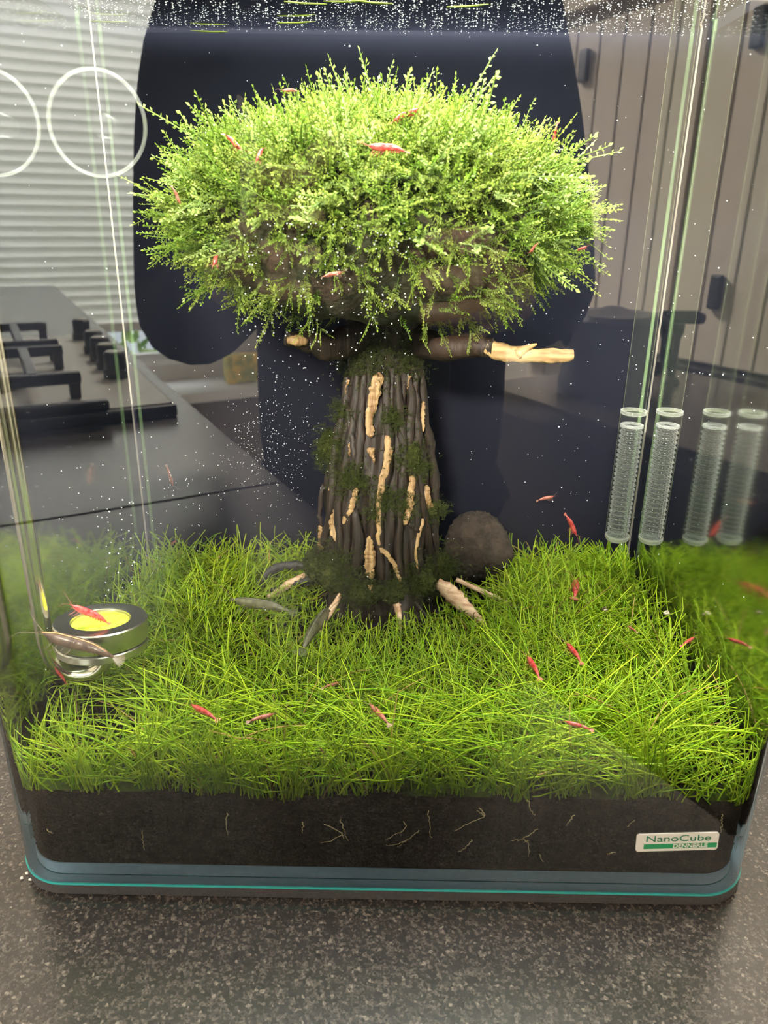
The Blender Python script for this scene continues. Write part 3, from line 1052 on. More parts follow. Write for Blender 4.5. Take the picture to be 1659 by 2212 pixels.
# fine roots in the soil against the glass
rb = MB()
root_px = [[(700, 1780), (738, 1800), (715, 1815), (693, 1820)], [(738, 1800), (742, 1812)], [(735, 1770), (750, 1815)],
           [(872, 1775), (875, 1790), (845, 1808), (832, 1815)], [(905, 1795), (880, 1815), (858, 1830)], [(880, 1815), (850, 1825), (835, 1826)],
           [(925, 1750), (930, 1810)], [(1035, 1745), (1047, 1763), (1015, 1778), (980, 1795)], [(1047, 1763), (1030, 1750)],
           [(1020, 1815), (1005, 1830), (990, 1842)], [(1163, 1790), (1130, 1812), (1105, 1815)], [(1130, 1812), (1142, 1826), (1143, 1850)], [(1140, 1816), (1132, 1820)],
           [(1330, 1840), (1310, 1845)], [(1240, 1760), (1222, 1785)], [(1372, 1772), (1355, 1785)], [(1560, 1760), (1558, 1798)], [(490, 1755), (488, 1780), (493, 1803)],
           [(308, 1795), (308, 1815), (312, 1835)], [(100, 1792), (113, 1800)], [(655, 1775), (652, 1800)], [(1165, 1845), (1172, 1862)], [(1140, 1730), (1150, 1755), (1157, 1762)]]
for pts in root_px:
    Q = spline([at_y(a, c, GT + 0.0006) for a, c in pts], 10) if len(pts) > 2 else np.array([at_y(a, c, GT + 0.0006) for a, c in pts])
    Q = spline(Q, 14) + np.c_[rng.normal(size=14) * 0.00022, np.zeros(14), rng.normal(size=14) * 0.00022]
    tube(rb, Q, np.linspace(0.00019, 0.00008, 14), 4)
rt_o = rb.build('fine_roots', M['root'], soil)
rt_o['kind'] = 'stuff'

# ------------------------------------------------------------------ moss tree
tree = thing('moss_tree', 'driftwood bonsai with a round green moss crown, bare strips and spreading roots', 'tree', (0, 0, 0))


def trunk_R(z):
    return np.interp(z, [0.040, 0.052, 0.062, 0.075, 0.10, 0.125, 0.15, 0.175, 0.20, 0.215], [0.036, 0.032, 0.0310, 0.0300, 0.0300, 0.0280, 0.0230, 0.0190, 0.0200, 0.028])


def trunk_cx(z):
    return np.interp(z, [0.05, 0.12, 0.18, 0.21], [-0.003, -0.0045, -0.0015, 0.000])


nth, nz = 120, 64
zz = np.linspace(0.041, 0.214, nz)
th = np.arange(nth) * 2 * math.pi / nth
TH, ZZ = np.meshgrid(th, zz)
rid = 0.10 * np.abs(np.sin(4.5 * TH + 6 * np.sin(ZZ * 14))) + 0.07 * np.abs(np.sin(9 * TH + ZZ * 60 + 1)) + 0.05 * np.sin(17 * TH - ZZ * 70)
lobes = np.clip((0.075 - ZZ) / 0.03, 0, 1) * 0.22 * np.sin(5 * TH + 0.7)
RR = trunk_R(ZZ) * (0.84 + rid + lobes)
V = np.c_[(trunk_cx(ZZ) + RR * np.cos(TH)).ravel(), (TY + 0.9 * RR * np.sin(TH)).ravel(), ZZ.ravel()]
F = [(i * nth + j, i * nth + (j + 1) % nth, (i + 1) * nth + (j + 1) % nth, (i + 1) * nth + j) for i in range(nz - 1) for j in range(nth)]
F += [tuple(range(nth))[::-1], tuple((nz - 1) * nth + j for j in range(nth))]
b = MB(); b.add(V, F); b.build('trunk', M['bark'], tree)


def on_trunk(px_, py_, lift=0.0008):
    Y = TY - 0.028
    for _ in range(6):
        p = at_y(px_, py_, Y)
        R = trunk_R(p[2]) * 0.99
        dx = np.clip((p[0] - trunk_cx(p[2])) / R, -0.97, 0.97)
        Y = TY - 0.9 * R * math.sqrt(1 - dx * dx) - lift
    return at_y(px_, py_, Y)


PXM = 0.000222       # metres per pixel at the trunk


def strip(px_pts, widths, mat, name='wood_strip', lift=0.0006, flat=0.5, n=18, rough=0.10, sides=10):
    P = np.array([on_trunk(a, c, lift) for a, c in px_pts])
    Q = spline(P, n)
    w = np.interp(np.linspace(0, 1, n), np.linspace(0, 1, len(widths)), widths) * PXM / 2
    w = w * (1 + 0.10 * np.sin(np.arange(n) * 1.7) + 0.16 * (rng.random(n) - 0.5))
    w[0] *= 0.35; w[1] *= 0.8; w[-1] *= 0.3; w[-2] *= 0.7
    Q[:, 0] += 0.00025 * rng.normal(size=n)
    Q[0, 1] += 0.0012; Q[-1, 1] += 0.0012
    mb = MB(); tube(mb, Q, w, sides, flat=flat, rough=rough, side=(1.0, 0.05, 0))
    return mb.build(name, mat, tree, sides > 7)


# dark strands that make up the trunk
for px0 in (752, 772, 790, 835, 858, 880, 897, 912):
    off = (px0 - 832)
    pts = [(px0, 800), (832 + off * 1.08 + random.uniform(-6, 6), 880), (830 + off * 1.25 + random.uniform(-10, 10), 980), (826 + off * 1.4 + random.uniform(-12, 12), 1090), (824 + off * 1.5 + random.uniform(-14, 14), 1190), (822 + off * 1.75, 1260)]
    strip(pts, [16, 20, 22, 20, 18, 24], M['bark'], 'wood_strand', 0.0004, 0.7, 26, 0.18)
for px_pts, wd in (([(817, 806), (805, 868), (797, 905), (801, 946)], [30, 24, 17, 20]), ([(800, 968), (808, 996)], [18, 20]),
                   ([(838, 935), (838, 990), (823, 1050), (818, 1130), (820, 1185)], [14, 17, 15, 11, 10]), ([(820, 1183), (845, 1208), (857, 1235), (866, 1258)], [12, 12, 11, 8]),
                   ([(890, 1026), (886, 1080), (874, 1136)], [14, 17, 13]), ([(921, 1050), (921, 1085), (944, 1108)], [16, 22, 10]),
                   ([(912, 1122), (897, 1185), (900, 1242)], [14, 11, 8]), ([(770, 1055), (760, 1092), (741, 1134)], [12, 14, 9]),
                   ([(726, 1098), (718, 1138), (731, 1174)], [12, 17, 13]), ([(692, 1135), (692, 1188)], [10, 15]),
                   ([(797, 1160), (799, 1205), (801, 1252)], [12, 26, 20]), ([(799, 1264), (804, 1280)], [12, 12]),
                   ([(915, 852), (912, 935)], [9, 12]), ([(751, 820), (746, 852)], [7, 8]), ([(884, 812), (880, 840)], [8, 7]),
                   ([(757, 958), (755, 985)], [9, 6]), ([(715, 1050), (713, 1090)], [9, 7])):
    strip(px_pts, wd, M['pale'], 'bare_strip', 0.0020, 0.38, 24, 0.16, 7)
for px_pts, wd in (([(697, 1045), (690, 1105), (695, 1140)], [12, 10, 9]), ([(935, 1150), (945, 1190)], [12, 8]), ([(768, 1100), (775, 1180), (770, 1240)], [18, 26, 18]),
                   ([(885, 1130), (905, 1150)], [16, 8]), ([(750, 870), (762, 960), (765, 1000)], [12, 14, 10])):
    strip(px_pts, wd, M['bark'], 'wood_strand', 0.0022, 0.5, 14, 0.15)


def limb(pts, rad, mat, name, n=18, rough=0.12, flat=0.8, sides=12):
    Q = spline(pts, n)
    r_ = np.interp(np.linspace(0, 1, n), np.linspace(0, 1, len(rad)), rad)
    mb = MB(); tube(mb, Q, r_, sides, rough=rough, flat=flat)
    return mb.build(name, mat, tree)


def root_at(pp, rad, mat, zs):
    P = [at_z(a, c, z) for (a, c), z in zip(pp, zs)]
    return limb(P, np.array(rad) * PXM / 2, mat, 'root', 26, 0.17, 0.65, 9)


root_at([(665, 1240), (625, 1262), (580, 1292)], [16, 24, 16], M['pale_pink'], [0.062, 0.057, 0.050])
root_at([(735, 1285), (716, 1318), (697, 1345), (688, 1365)], [14, 22, 28, 16], M['pale_pink'], [0.060, 0.055, 0.051, 0.047])
root_at([(848, 1275), (857, 1305), (863, 1335), (866, 1368)], [20, 30, 18, 8], M['pale_pink'], [0.062, 0.057, 0.052, 0.047])
root_at([(945, 1258), (972, 1280), (1005, 1312), (1050, 1352)], [26, 48, 40, 14], M['pale_pink'], [0.064, 0.060, 0.055, 0.048])
root_at([(985, 1252), (1030, 1272), (1065, 1288), (1110, 1308)], [12, 15, 14, 8], M['pale_pink'], [0.063, 0.059, 0.056, 0.051])
root_at([(680, 1225), (630, 1222), (590, 1230), (558, 1262)], [24, 26, 24, 12], M['black_wood'], [0.066, 0.066, 0.063, 0.055])
root_at([(680, 1250), (630, 1265), (575, 1275)], [26, 22, 14], M['black_wood'], [0.060, 0.056, 0.050])
root_at([(895, 1300), (925, 1338)], [14, 10], M['bark'], [0.056, 0.048])
root_at([(1010, 1300), (1040, 1330)], [16, 8], M['bark'], [0.055, 0.048])
root_at([(760, 1280), (770, 1330)], [26, 16], M['bark'], [0.056, 0.048])

# branch stubs under the crown
YB = 0.118
limb([(0.006, TY, 0.195), tuple(at_y(950, 752, 0.130)), tuple(at_y(1010, 748, 0.122)), tuple(at_y(1065, 752, YB))], [0.009, 0.0062, 0.0050, 0.0042], M['bark'], 'branch', 16, 0.15)
br = limb([tuple(at_y(1048, 748, YB)), tuple(at_y(1085, 762, YB)), tuple(at_y(1135, 768, YB)), tuple(at_y(1190, 768, YB)), tuple(at_y(1238, 767, YB))], [0.0034, 0.0041, 0.0037, 0.0030, 0.0033, 0.0026], M['pale_branch'], 'bare_branch', 22, 0.16)
mb = MB(); tube(mb, spline([at_y(1118, 764, YB - 0.001), at_y(1138, 752, YB - 0.002), at_y(1160, 743, YB - 0.002)], 8), [0.0030, 0.0026, 0.0021, 0.0017, 0.0014, 0.0011, 0.0008, 0.0004], 8, rough=0.1); mb.build('twig', M['pale_branch'], br)
limb([(-0.006, TY, 0.200), tuple(at_y(720, 748, 0.130)), tuple(at_y(670, 738, 0.120)), tuple(at_y(618, 733, 0.112))], [0.010, 0.0065, 0.005, 0.0026], M['bark'], 'branch', 16, 0.18)
limb([tuple(at_y(662, 738, 0.114)), tuple(at_y(640, 735, 0.111)), tuple(at_y(620, 735, 0.110))], [0.0016, 0.0026, 0.0012], M['pale'], 'bare_strip', 10, 0.15)

# crown: dark core with moss sprigs growing from it
CC = at_y(808, 455, 0.124)
AX, AYr, AZU, AZD = 0.0755, 0.0600, 0.0250, 0.0460


def crown_pt(d, s):
    """point on the crown at scale s in direction d (N,3)"""
    d = d / np.linalg.norm(d, axis=1)[:, None]
    az = np.where(d[:, 2] > 0, AZU, AZD)
    e = 2.7
    q = (np.abs(d[:, 0] / AX) ** e + np.abs(d[:, 1] / AYr) ** e + np.abs(d[:, 2] / az) ** e) ** (-1 / e)
    lump = 1 + 0.05 * np.sin(d[:, 0] * 7 + 1) * np.cos(d[:, 2] * 6) + 0.035 * np.sin(d[:, 0] * 15 + d[:, 1] * 11)
    return CC + d * (q * lump)[:, None] * s[:, None], d / np.c_[np.full(len(d), AX), np.full(len(d), AYr), az] ** 1.2


bm = bmesh.new()
bmesh.ops.create_icosphere(bm, subdivisions=4, radius=1)
cv = np.array([v.co[:] for v in bm.verts]); cf = np.array([[v.index for v in f.verts] for f in bm.faces])
bm.free()
pc, _ = crown_pt(cv, np.interp(cv[:, 2], [-1, -0.2, 0.3], [0.98, 0.93, 0.80]) + 0.04 * np.sin(cv[:, 0] * 23) * np.sin(cv[:, 2] * 19 + cv[:, 1] * 17))
b = MB(); b.add(pc, cf); b.build('crown_core', M['moss_dark'], tree)


def sprig_template(seed):
    r = np.random.default_rng(seed)
    V, F, T = [], [], []

    def stem(P, r0):
        n0 = len(V)
        for i, p in enumerate(P):
            for q in range(3):
                a = q * 2.094
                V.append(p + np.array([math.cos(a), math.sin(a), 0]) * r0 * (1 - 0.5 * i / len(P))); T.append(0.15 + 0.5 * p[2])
        for i in range(len(P) - 1):
            for q in range(3):
                F.append((n0 + i * 3 + q, n0 + i * 3 + (q + 1) % 3, n0 + (i + 1) * 3 + (q + 1) % 3, n0 + (i + 1) * 3 + q))

    def leaf(p, d, sd, ln, t):
        n0 = len(V)
        up_ = np.cross(d, sd)
        V.extend([p, p + d * ln * 0.55 + sd * ln * 0.27 + up_ * ln * 0.12, p + d * ln, p + d * ln * 0.55 - sd * ln * 0.27 + up_ * ln * 0.12])
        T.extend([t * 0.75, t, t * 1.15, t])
        F.append((n0, n0 + 1, n0 + 2, n0 + 3))

    def frond(base, direc, L, nl, ll):
        bend = r.normal(size=3) * 0.18
        P = [base + direc * L * t + bend * L * t * t for t in np.linspace(0, 1, 5)]
        stem(P, 0.014)
        sd0 = np.cross(direc, r.normal(size=3)); sd0 /= np.linalg.norm(sd0)
        for i in range(nl):
            t = 0.12 + 0.86 * i / (nl - 1)
            p = base + direc * L * t + bend * L * t * t
            sgn = 1 if i % 2 else -1
            d = direc * r.uniform(0.4, 0.9) + sd0 * sgn * r.uniform(0.7, 1.0) + r.normal(size=3) * 0.22
            d /= np.linalg.norm(d)
            s2 = np.cross(d, direc + r.normal(size=3) * 0.5); s2 /= np.linalg.norm(s2) + 1e-9
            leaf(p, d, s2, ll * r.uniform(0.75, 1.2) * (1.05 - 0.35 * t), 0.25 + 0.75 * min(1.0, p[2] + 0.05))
        d = direc
        leaf(P[-1], d / np.linalg.norm(d), sd0, ll * 0.9, 1.0)

    z = np.array([0, 0, 1.0])
    frond(np.zeros(3), z, 1.0, 26, 0.098)
    for kx in range(r.integers(2, 4)):
        h = r.uniform(0.2, 0.6)
        d = z * 0.8 + r.normal(size=3) * np.array([0.6, 0.6, 0.1]); d /= np.linalg.norm(d)
        frond(z * h, d, r.uniform(0.3, 0.5), 12, 0.090)
    return np.array(V), np.array(F), np.array(T)


TEMPL = [sprig_template(s) for s in range(12)]


def sprigs(mb, P, D, L, tipc, basec):
    N = len(P)
    D = D / np.linalg.norm(D, axis=1)[:, None]
    A = np.cross(D, rng.normal(size=(N, 3))); A /= np.linalg.norm(A, axis=1)[:, None]
    B_ = np.cross(D, A)
    which = rng.integers(0, len(TEMPL), N)
    for k_, (V, F, T) in enumerate(TEMPL):
        idx = np.where(which == k_)[0]
        if not len(idx):
            continue
        W = (V[None, :, 0:1] * A[idx][:, None] + V[None, :, 1:2] * B_[idx][:, None] + V[None, :, 2:3] * D[idx][:, None]) * L[idx][:, None, None] + P[idx][:, None]
        FF = (F[None] + (np.arange(len(idx)) * len(V))[:, None, None]).reshape(-1, 4)
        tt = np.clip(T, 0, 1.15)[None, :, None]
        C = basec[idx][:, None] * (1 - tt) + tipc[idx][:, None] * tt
        mb.add(W.reshape(-1, 3), FF, C.reshape(-1, 3))


def crown_dirs(N):
    d = rng.normal(size=(N, 3)) * np.array([1.0, 0.8, 0.75])
    d /= np.linalg.norm(d, axis=1)[:, None]
    keep = rng.random(N) < np.interp(d[:, 2], [-1, -0.6, -0.3, 0.0, 0.2], [0.0, 0.05, 0.22, 0.60, 1.0])
    return d[keep]


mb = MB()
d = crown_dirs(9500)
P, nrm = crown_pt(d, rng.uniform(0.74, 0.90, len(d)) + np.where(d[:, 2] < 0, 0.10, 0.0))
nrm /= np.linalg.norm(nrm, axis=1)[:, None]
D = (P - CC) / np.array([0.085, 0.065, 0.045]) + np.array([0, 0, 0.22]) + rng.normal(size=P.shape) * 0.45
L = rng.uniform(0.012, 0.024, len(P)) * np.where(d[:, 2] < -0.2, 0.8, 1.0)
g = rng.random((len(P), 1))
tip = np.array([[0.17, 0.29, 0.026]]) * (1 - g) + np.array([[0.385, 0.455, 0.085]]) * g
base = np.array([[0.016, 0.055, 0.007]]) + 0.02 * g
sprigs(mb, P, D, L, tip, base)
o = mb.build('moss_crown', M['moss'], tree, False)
o['kind'] = 'stuff'
# ragged longer shoots that break the outline
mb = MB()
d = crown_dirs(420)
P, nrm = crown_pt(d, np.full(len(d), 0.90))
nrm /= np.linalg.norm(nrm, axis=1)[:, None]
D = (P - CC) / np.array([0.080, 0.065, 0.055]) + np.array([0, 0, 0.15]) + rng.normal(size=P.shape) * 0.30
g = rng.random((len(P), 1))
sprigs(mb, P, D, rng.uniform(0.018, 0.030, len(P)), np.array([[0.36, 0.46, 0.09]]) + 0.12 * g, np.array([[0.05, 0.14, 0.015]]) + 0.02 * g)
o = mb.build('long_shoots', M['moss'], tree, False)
o['kind'] = 'stuff'

# dark moss cushions on trunk and root collar
for (px_, py_, rx, rz) in ((690, 1222, 0.0090, 0.0105), (730, 1248, 0.0100, 0.0090), (790, 1282, 0.0090, 0.0065), (848, 1278, 0.0080, 0.0070), (905, 1256, 0.0095, 0.0085), (945, 1228, 0.0085, 0.0100), (712, 962, 0.0060, 0.0085), (884, 985, 0.0060, 0.0080), (928, 1100, 0.0045, 0.0050)):
    p = on_trunk(px_, py_, -0.002)
    nn_ = 1 + 0.10 * np.sin(cv[:, 0] * 9 + px_) * np.sin(cv[:, 2] * 8) + 0.05 * np.sin(cv[:, 0] * 27 + cv[:, 1] * 19) * np.sin(cv[:, 2] * 31)
    b = MB(); b.add(cv * nn_[:, None] * np.array([rx, 0.0055, rz]) + p, cf); b.build('moss_cushion', M['cushion'], tree)
mb = MB()
for (px_, py_, rr, nn) in ((722, 955, 34, 260), (705, 985, 26, 200), (745, 1030, 36, 260), (780, 1035, 30, 180), (880, 985, 36, 260), (850, 905, 30, 220), (905, 1010, 26, 160),
                           (690, 1215, 44, 420), (735, 1225, 40, 360), (790, 1275, 36, 260), (940, 1100, 22, 160), (955, 1225, 36, 300), (900, 1255, 40, 320), (830, 1075, 30, 180),
                           (740, 890, 26, 160), (800, 770, 60, 420), (880, 775, 50, 320), (755, 1270, 40, 320), (850, 1270, 26, 180), (930, 1250, 34, 260), (870, 1090, 30, 160), (810, 1110, 24, 120), (760, 780, 30, 200)):
    P = np.array([on_trunk(px_ + rng.normal() * rr * 0.5, py_ + rng.normal() * rr * 0.55, 0.0012) for _ in range(nn)])
    D = np.c_[(P[:, 0] - TX) * 20, np.full(len(P), -0.8), np.full(len(P), 0.35)] + rng.normal(size=P.shape) * 0.5
    g = rng.random((len(P), 1))
    sprigs(mb, P, D, rng.uniform(0.0022, 0.0050, len(P)), np.array([[0.065, 0.085, 0.024]]) + 0.05 * g * np.array([[1.1, 1.2, 0.2]]), np.array([[0.02, 0.026, 0.008]]) + 0 * g)
o = mb.build('trunk_moss', M['moss'], tree, False)
o['kind'] = 'stuff'

# ------------------------------------------------------------------ rock behind the trunk
bm = bmesh.new()
bmesh.ops.create_icosphere(bm, subdivisions=5, radius=1)
rv = np.array([v.co[:] for v in bm.verts]); rf = np.array([[v.index for v in f.verts] for f in bm.faces])
bm.free()
n1 = np.sin(rv[:, 0] * 3.1 + 1) * np.sin(rv[:, 1] * 2.7) * 0.08 + np.sin(rv[:, 2] * 4 + rv[:, 0] * 3) * 0.05
n2 = 0.040 * np.sin(rv[:, 0] * 31 + 2 * np.sin(rv[:, 1] * 23)) * np.sin(rv[:, 2] * 29 + rv[:, 1] * 13) + 0.022 * rng.normal(size=len(rv))
RC = at_y(1030, 1175, 0.172)
b = MB(); b.add(rv * (1 + n1 + n2)[:, None] * np.array([0.0195, 0.016, 0.0205]) + np.array([RC[0], 0.172, RC[2] - 0.002]), rf)
tag(b.build('lava_rock', M['rock']), 'dark brown porous rock behind the trunk on its right', 'rock')

# ------------------------------------------------------------------ diffuser with bent steel tube
dc = at_y(217, 1337, 0.045)
DX, DY, DZ = dc[0], 0.045, dc[2]
dif = thing('gas_diffuser', 'round steel diffuser dish on a bent tube at the left glass', 'diffuser', (0, 0, 0))
RD = 0.0184
TILT = math.radians(-7)


def dish_part(name, prof, mat, n=64):
    b = MB(); lathe(b, prof, n)
    o = b.build(name, mat, dif)
    o.location = (DX, DY, DZ)
    o.rotation_euler = (TILT, 0, 0)


dish_part('cup', [(RD * 0.985, -0.0084), (RD, -0.0080), (RD, -0.0005), (RD * 0.975, 0.0), (RD * 0.665, 0.0), (RD * 0.64, -0.0003), (RD * 0.62, -0.0020)], M['steel'])
dish_part('lower_ring', [(RD * 0.3, -0.0128), (RD * 0.96, -0.0126), (RD * 0.985, -0.0121), (RD * 0.985, -0.0096), (RD * 0.965, -0.0092)], M['steel'])
dish_part('gasket', [(RD * 0.95, -0.0094), (RD * 0.95, -0.0082)], M['black_plastic'])
dish_part('ceramic_disc', [(RD * 0.61, -0.0030), (RD * 0.61, -0.0012), (RD * 0.4, -0.0010), (RD * 0.1, -0.0009)], M['ceramic'])
tz = at_y(160, 1476, 0.042)[2] + 0.0030
TXd = -0.1411
pts = [(TXd - 0.0003, DY, 0.36), (TXd - 0.0003, DY, 0.20), (TXd, DY, 0.10), (TXd + 0.0004, DY, tz + 0.013), (TXd + 0.0035, DY, tz + 0.004), (TXd + 0.0095, DY, tz), (DX - 0.006, DY, tz + 0.0008), (DX - 0.0008, DY, tz + 0.006), (DX, DY, DZ - 0.0122)]
b = MB(); tube(b, spline(pts, 60), np.concatenate([np.full(44, 0.0036), np.linspace(0.0036, 0.0027, 16)]), 20); b.build('steel_tube', M['tube_steel'], dif)

# ------------------------------------------------------------------ two acrylic pipes with ribbed ends on the right
for (xt, xb, yb, lab) in ((1365, 1336, 1168, 'clear acrylic pipe with a ribbed end, the one nearer the moss tree'),
                          (1440, 1411, 1172, 'clear acrylic pipe with a ribbed end, the one nearer the side glass')):
    p0 = at_y(xb, yb, 0.141)
    p1 = at_y(xt, 888, 0.141)
    cx_ = (p0[0] + p1[0]) / 2
    zb, ztop = p0[2], p1[2]
    pipe = thing('filter_pipe', lab, 'pipe', (cx_, 0.141, zb), 0, 'ribbed filter pipes')
    pipe.rotation_euler = (0, math.radians(0.0), 0)
    H = ztop - zb
    ro = 0.0062
    b = MB(); lathe(b, [(ro * 0.985, 0.003), (ro, 0.006), (ro, H)], 40); b.build('outer_sleeve', M['acrylic'], pipe)
    b = MB()
    th_ = np.linspace(0.02, 2 * math.pi, 40, endpoint=False)
    lathe(b, [(ro * 0.93, H - 0.0012), (ro * 1.03, H - 0.0012), (ro * 1.03, H + 0.0004), (ro * 0.93, H + 0.0004)], 40, close=True); b.build('collar', M['rimglass'], pipe)
    b = MB(); lathe(b, [(ro * 0.5, 0.0), (ro * 0.85, 0.0006), (ro * 1.0, 0.0022), (ro * 1.0, 0.0034), (ro * 0.9, 0.0034), (ro * 0.8, 0.0018), (ro * 0.4, 0.0012)], 40); b.build('end_cap', M['rimglass'], pipe)
    # knurled core
    nt_, rows = 84, 23
    nz_ = rows * 6
    zc = np.linspace(0.004, H - 0.008, nz_)
    tt = np.arange(nt_) * 2 * math.pi / nt_
    TT, ZZ_ = np.meshgrid(tt, zc)
    phs = np.linspace(0, rows * 2 * math.pi, nz_)[:, None]
    rr = ro * 0.80 * (1 + 0.18 * np.cos(phs) * (0.55 + 0.45 * np.cos(14 * TT)))
    V = np.c_[(rr * np.cos(TT)).ravel(), (rr * np.sin(TT)).ravel(), ZZ_.ravel()]
    F = [(i * nt_ + j, i * nt_ + (j + 1) % nt_, (i + 1) * nt_ + (j + 1) % nt_, (i + 1) * nt_ + j) for i in range(nz_ - 1) for j in range(nt_)]
    F += [tuple(range(nt_))[::-1], tuple((nz_ - 1) * nt_ + j for j in range(nt_))]
    b = MB(); b.add(V, F); b.build('ribbed_core', M['knurl'], pipe)
    b = MB(); lathe(b, [(ro * 0.70, H - 0.0079), (ro * 0.90, H - 0.0078), (ro * 0.90, H - 0.0068), (ro * 0.70, H - 0.0067)], 40, close=True); b.build('inner_rim', M['rimglass'], pipe)
    rp = ro * 0.86
    b = MB(); lathe(b, [(rp, H - 0.002), (rp, 0.37 - zb), (rp * 0.99, 0.3702 - zb)], 40); b.build('tube', M['acrylic'], pipe)

# ------------------------------------------------------------------ suction cups on the front glass, upper left
for (px_, py_, lab) in ((210, 267, 'round clear suction cup on the glass in front of the blind'), (-20, 265, 'clear suction cup at the upper left, cut by the photo edge')):
    p = at_y(px_, py_, GT + 0.001)
    cup = thing('suction_cup', lab, 'suction cup', (p[0], GT + 0.0003, p[2]), 0, 'suction cups')
    cup.rotation_euler = (-math.pi / 2, 0, 0)
    R = 0.0136
    b = MB(); lathe(b, [(R * 0.955, 0.0), (R, 0.0), (R * 1.005, 0.0007), (R * 0.985, 0.0014), (R * 0.955, 0.0012)], 64, close=True); b.build('rim', M['cup_rim'], cup)
    b = MB(); lathe(b, [(R * 0.92, 0.0008), (R * 0.6, 0.0030), (R * 0.35, 0.0052)], 48); b.build('membrane', M['membrane'], cup)
    b = MB(); lathe(b, [(R * 0.24, 0.0050), (R * 0.20, 0.010), (R * 0.22, 0.012), (R * 0.12, 0.0135)], 32); b.build('stud', M['soft_clear'], cup)

# ------------------------------------------------------------------ bubbles
P, S = [], []


def bub(P_, r_):
    P.append(P_); S.append(r_)


N = 480
bub(np.c_[rng.uniform(-0.14, 0.14, N), rng.uniform(0.02, 0.19, N), rng.uniform(0.075, 0.325, N)], rng.uniform(0.00010, 0.00026, N))
N = 420
q = np.array([at_y(590 + rng.normal() * 55, 960 + rng.normal() * 70, 0.09 + 0.06 * rng.random()) for _ in range(N)])
bub(q, rng.uniform(0.00010, 0.00028, N))
N = 260
q = np.array([at_y(rng.uniform(520, 900), rng.uniform(480, 830), 0.028 + 0.02 * rng.random()) for _ in range(N)])
bub(q, rng.uniform(0.00010, 0.00024, N))
N = 110
q = np.array([at_y(rng.uniform(80, 500), rng.uniform(1000, 1240), rng.uniform(0.05, 0.12)) for _ in range(N)])
bub(q, rng.uniform(0.00012, 0.0003, N))
for cx_ in (232, 262, 282):
    q = np.array([at_y(cx_ + rng.normal() * 3, yy, 0.047) for yy in np.arange(1080, 1300, 17) + rng.normal(size=13) * 5])
    bub(q, rng.uniform(0.00020, 0.0004, len(q)))
N = 70
q = np.array([at_y(rng.uniform(1120, 1659), rng.uniform(620, 1180), rng.uniform(0.02, 0.19)) for _ in range(N)])
bub(q, rng.uniform(0.00012, 0.00028, N))
P = np.concatenate(P); S = np.concatenate(S)
ok = (np.abs(P[:, 0]) < 0.1445) & (P[:, 1] < BY - 0.002) & (P[:, 2] < 0.332)
P, S = P[ok], S[ok]
b = MB(); scatter(b, octa, octaF, P, np.repeat(S[:, None], 3, 1), np.ones((len(P), 3)))
tag(b.build('bubbles', M['bubble']), 'fine white gas bubbles drifting through the water', 'bubbles', None, 'stuff')
N = 5200
P = np.c_[rng.uniform(-0.144, 0.144, N), rng.uniform(0.012, BY - 0.002, N), 0.3336 - 0.0008 * rng.random(N)]
S = rng.uniform(0.00010, 0.00038, N) * (0.5 + 0.5 * rng.random(N))
b = MB(); scatter(b, octa, octaF, P, np.c_[S * 1.5, S * 1.1, S], np.ones((N, 3)))
tag(b.build('surface_bubbles', M['bubble']), 'sparkling bubbles and dust under the water surface', 'bubbles', None, 'stuff')

# grass clippings on the surface
cl = MB(); tube(cl, spline([(-0.009, 0, 0), (0, 0.0012, 0), (0.009, 0, 0)], 8), [0.0002, 0.0003, 0.0004, 0.0004, 0.0004, 0.0004, 0.0003, 0.0001], 5, (0.28, 0.34, 0.06), flat=0.4)
cl_me = cl.mesh('grass_clipping', M['grass'])
for (px_, py_, a, lab) in ((660, 6, 0.2, 'left clipping of the close trio at the middle of the top edge'), (745, 2, -0.1, 'middle clipping of the close trio at the middle of the top edge'),
                           (805, 4, 0.3, 'right clipping of the close trio at the middle of the top edge'), (640, 48, -0.2, 'clipping just below the close trio'),
                           (455, 70, 0.1, 'clipping at the back waterline above the left of the moss crown'), (1010, 12, -0.3, 'clipping on its own right of the close trio'), (238, 46, 0.0, 'clipping nearest the back left corner in front of the blind')):
    p = at_z(px_, py_, 0.3325)
    o = bpy.data.objects.new('grass_clipping', cl_me)
    COL.objects.link(o)
    o.location = (p[0], min(p[1], BY - 0.004), 0.3325)
    o.rotation_euler = (0, 0, a)
    tag(o, 'green grass ' + lab, 'clipping', 'grass clippings on the water surface')

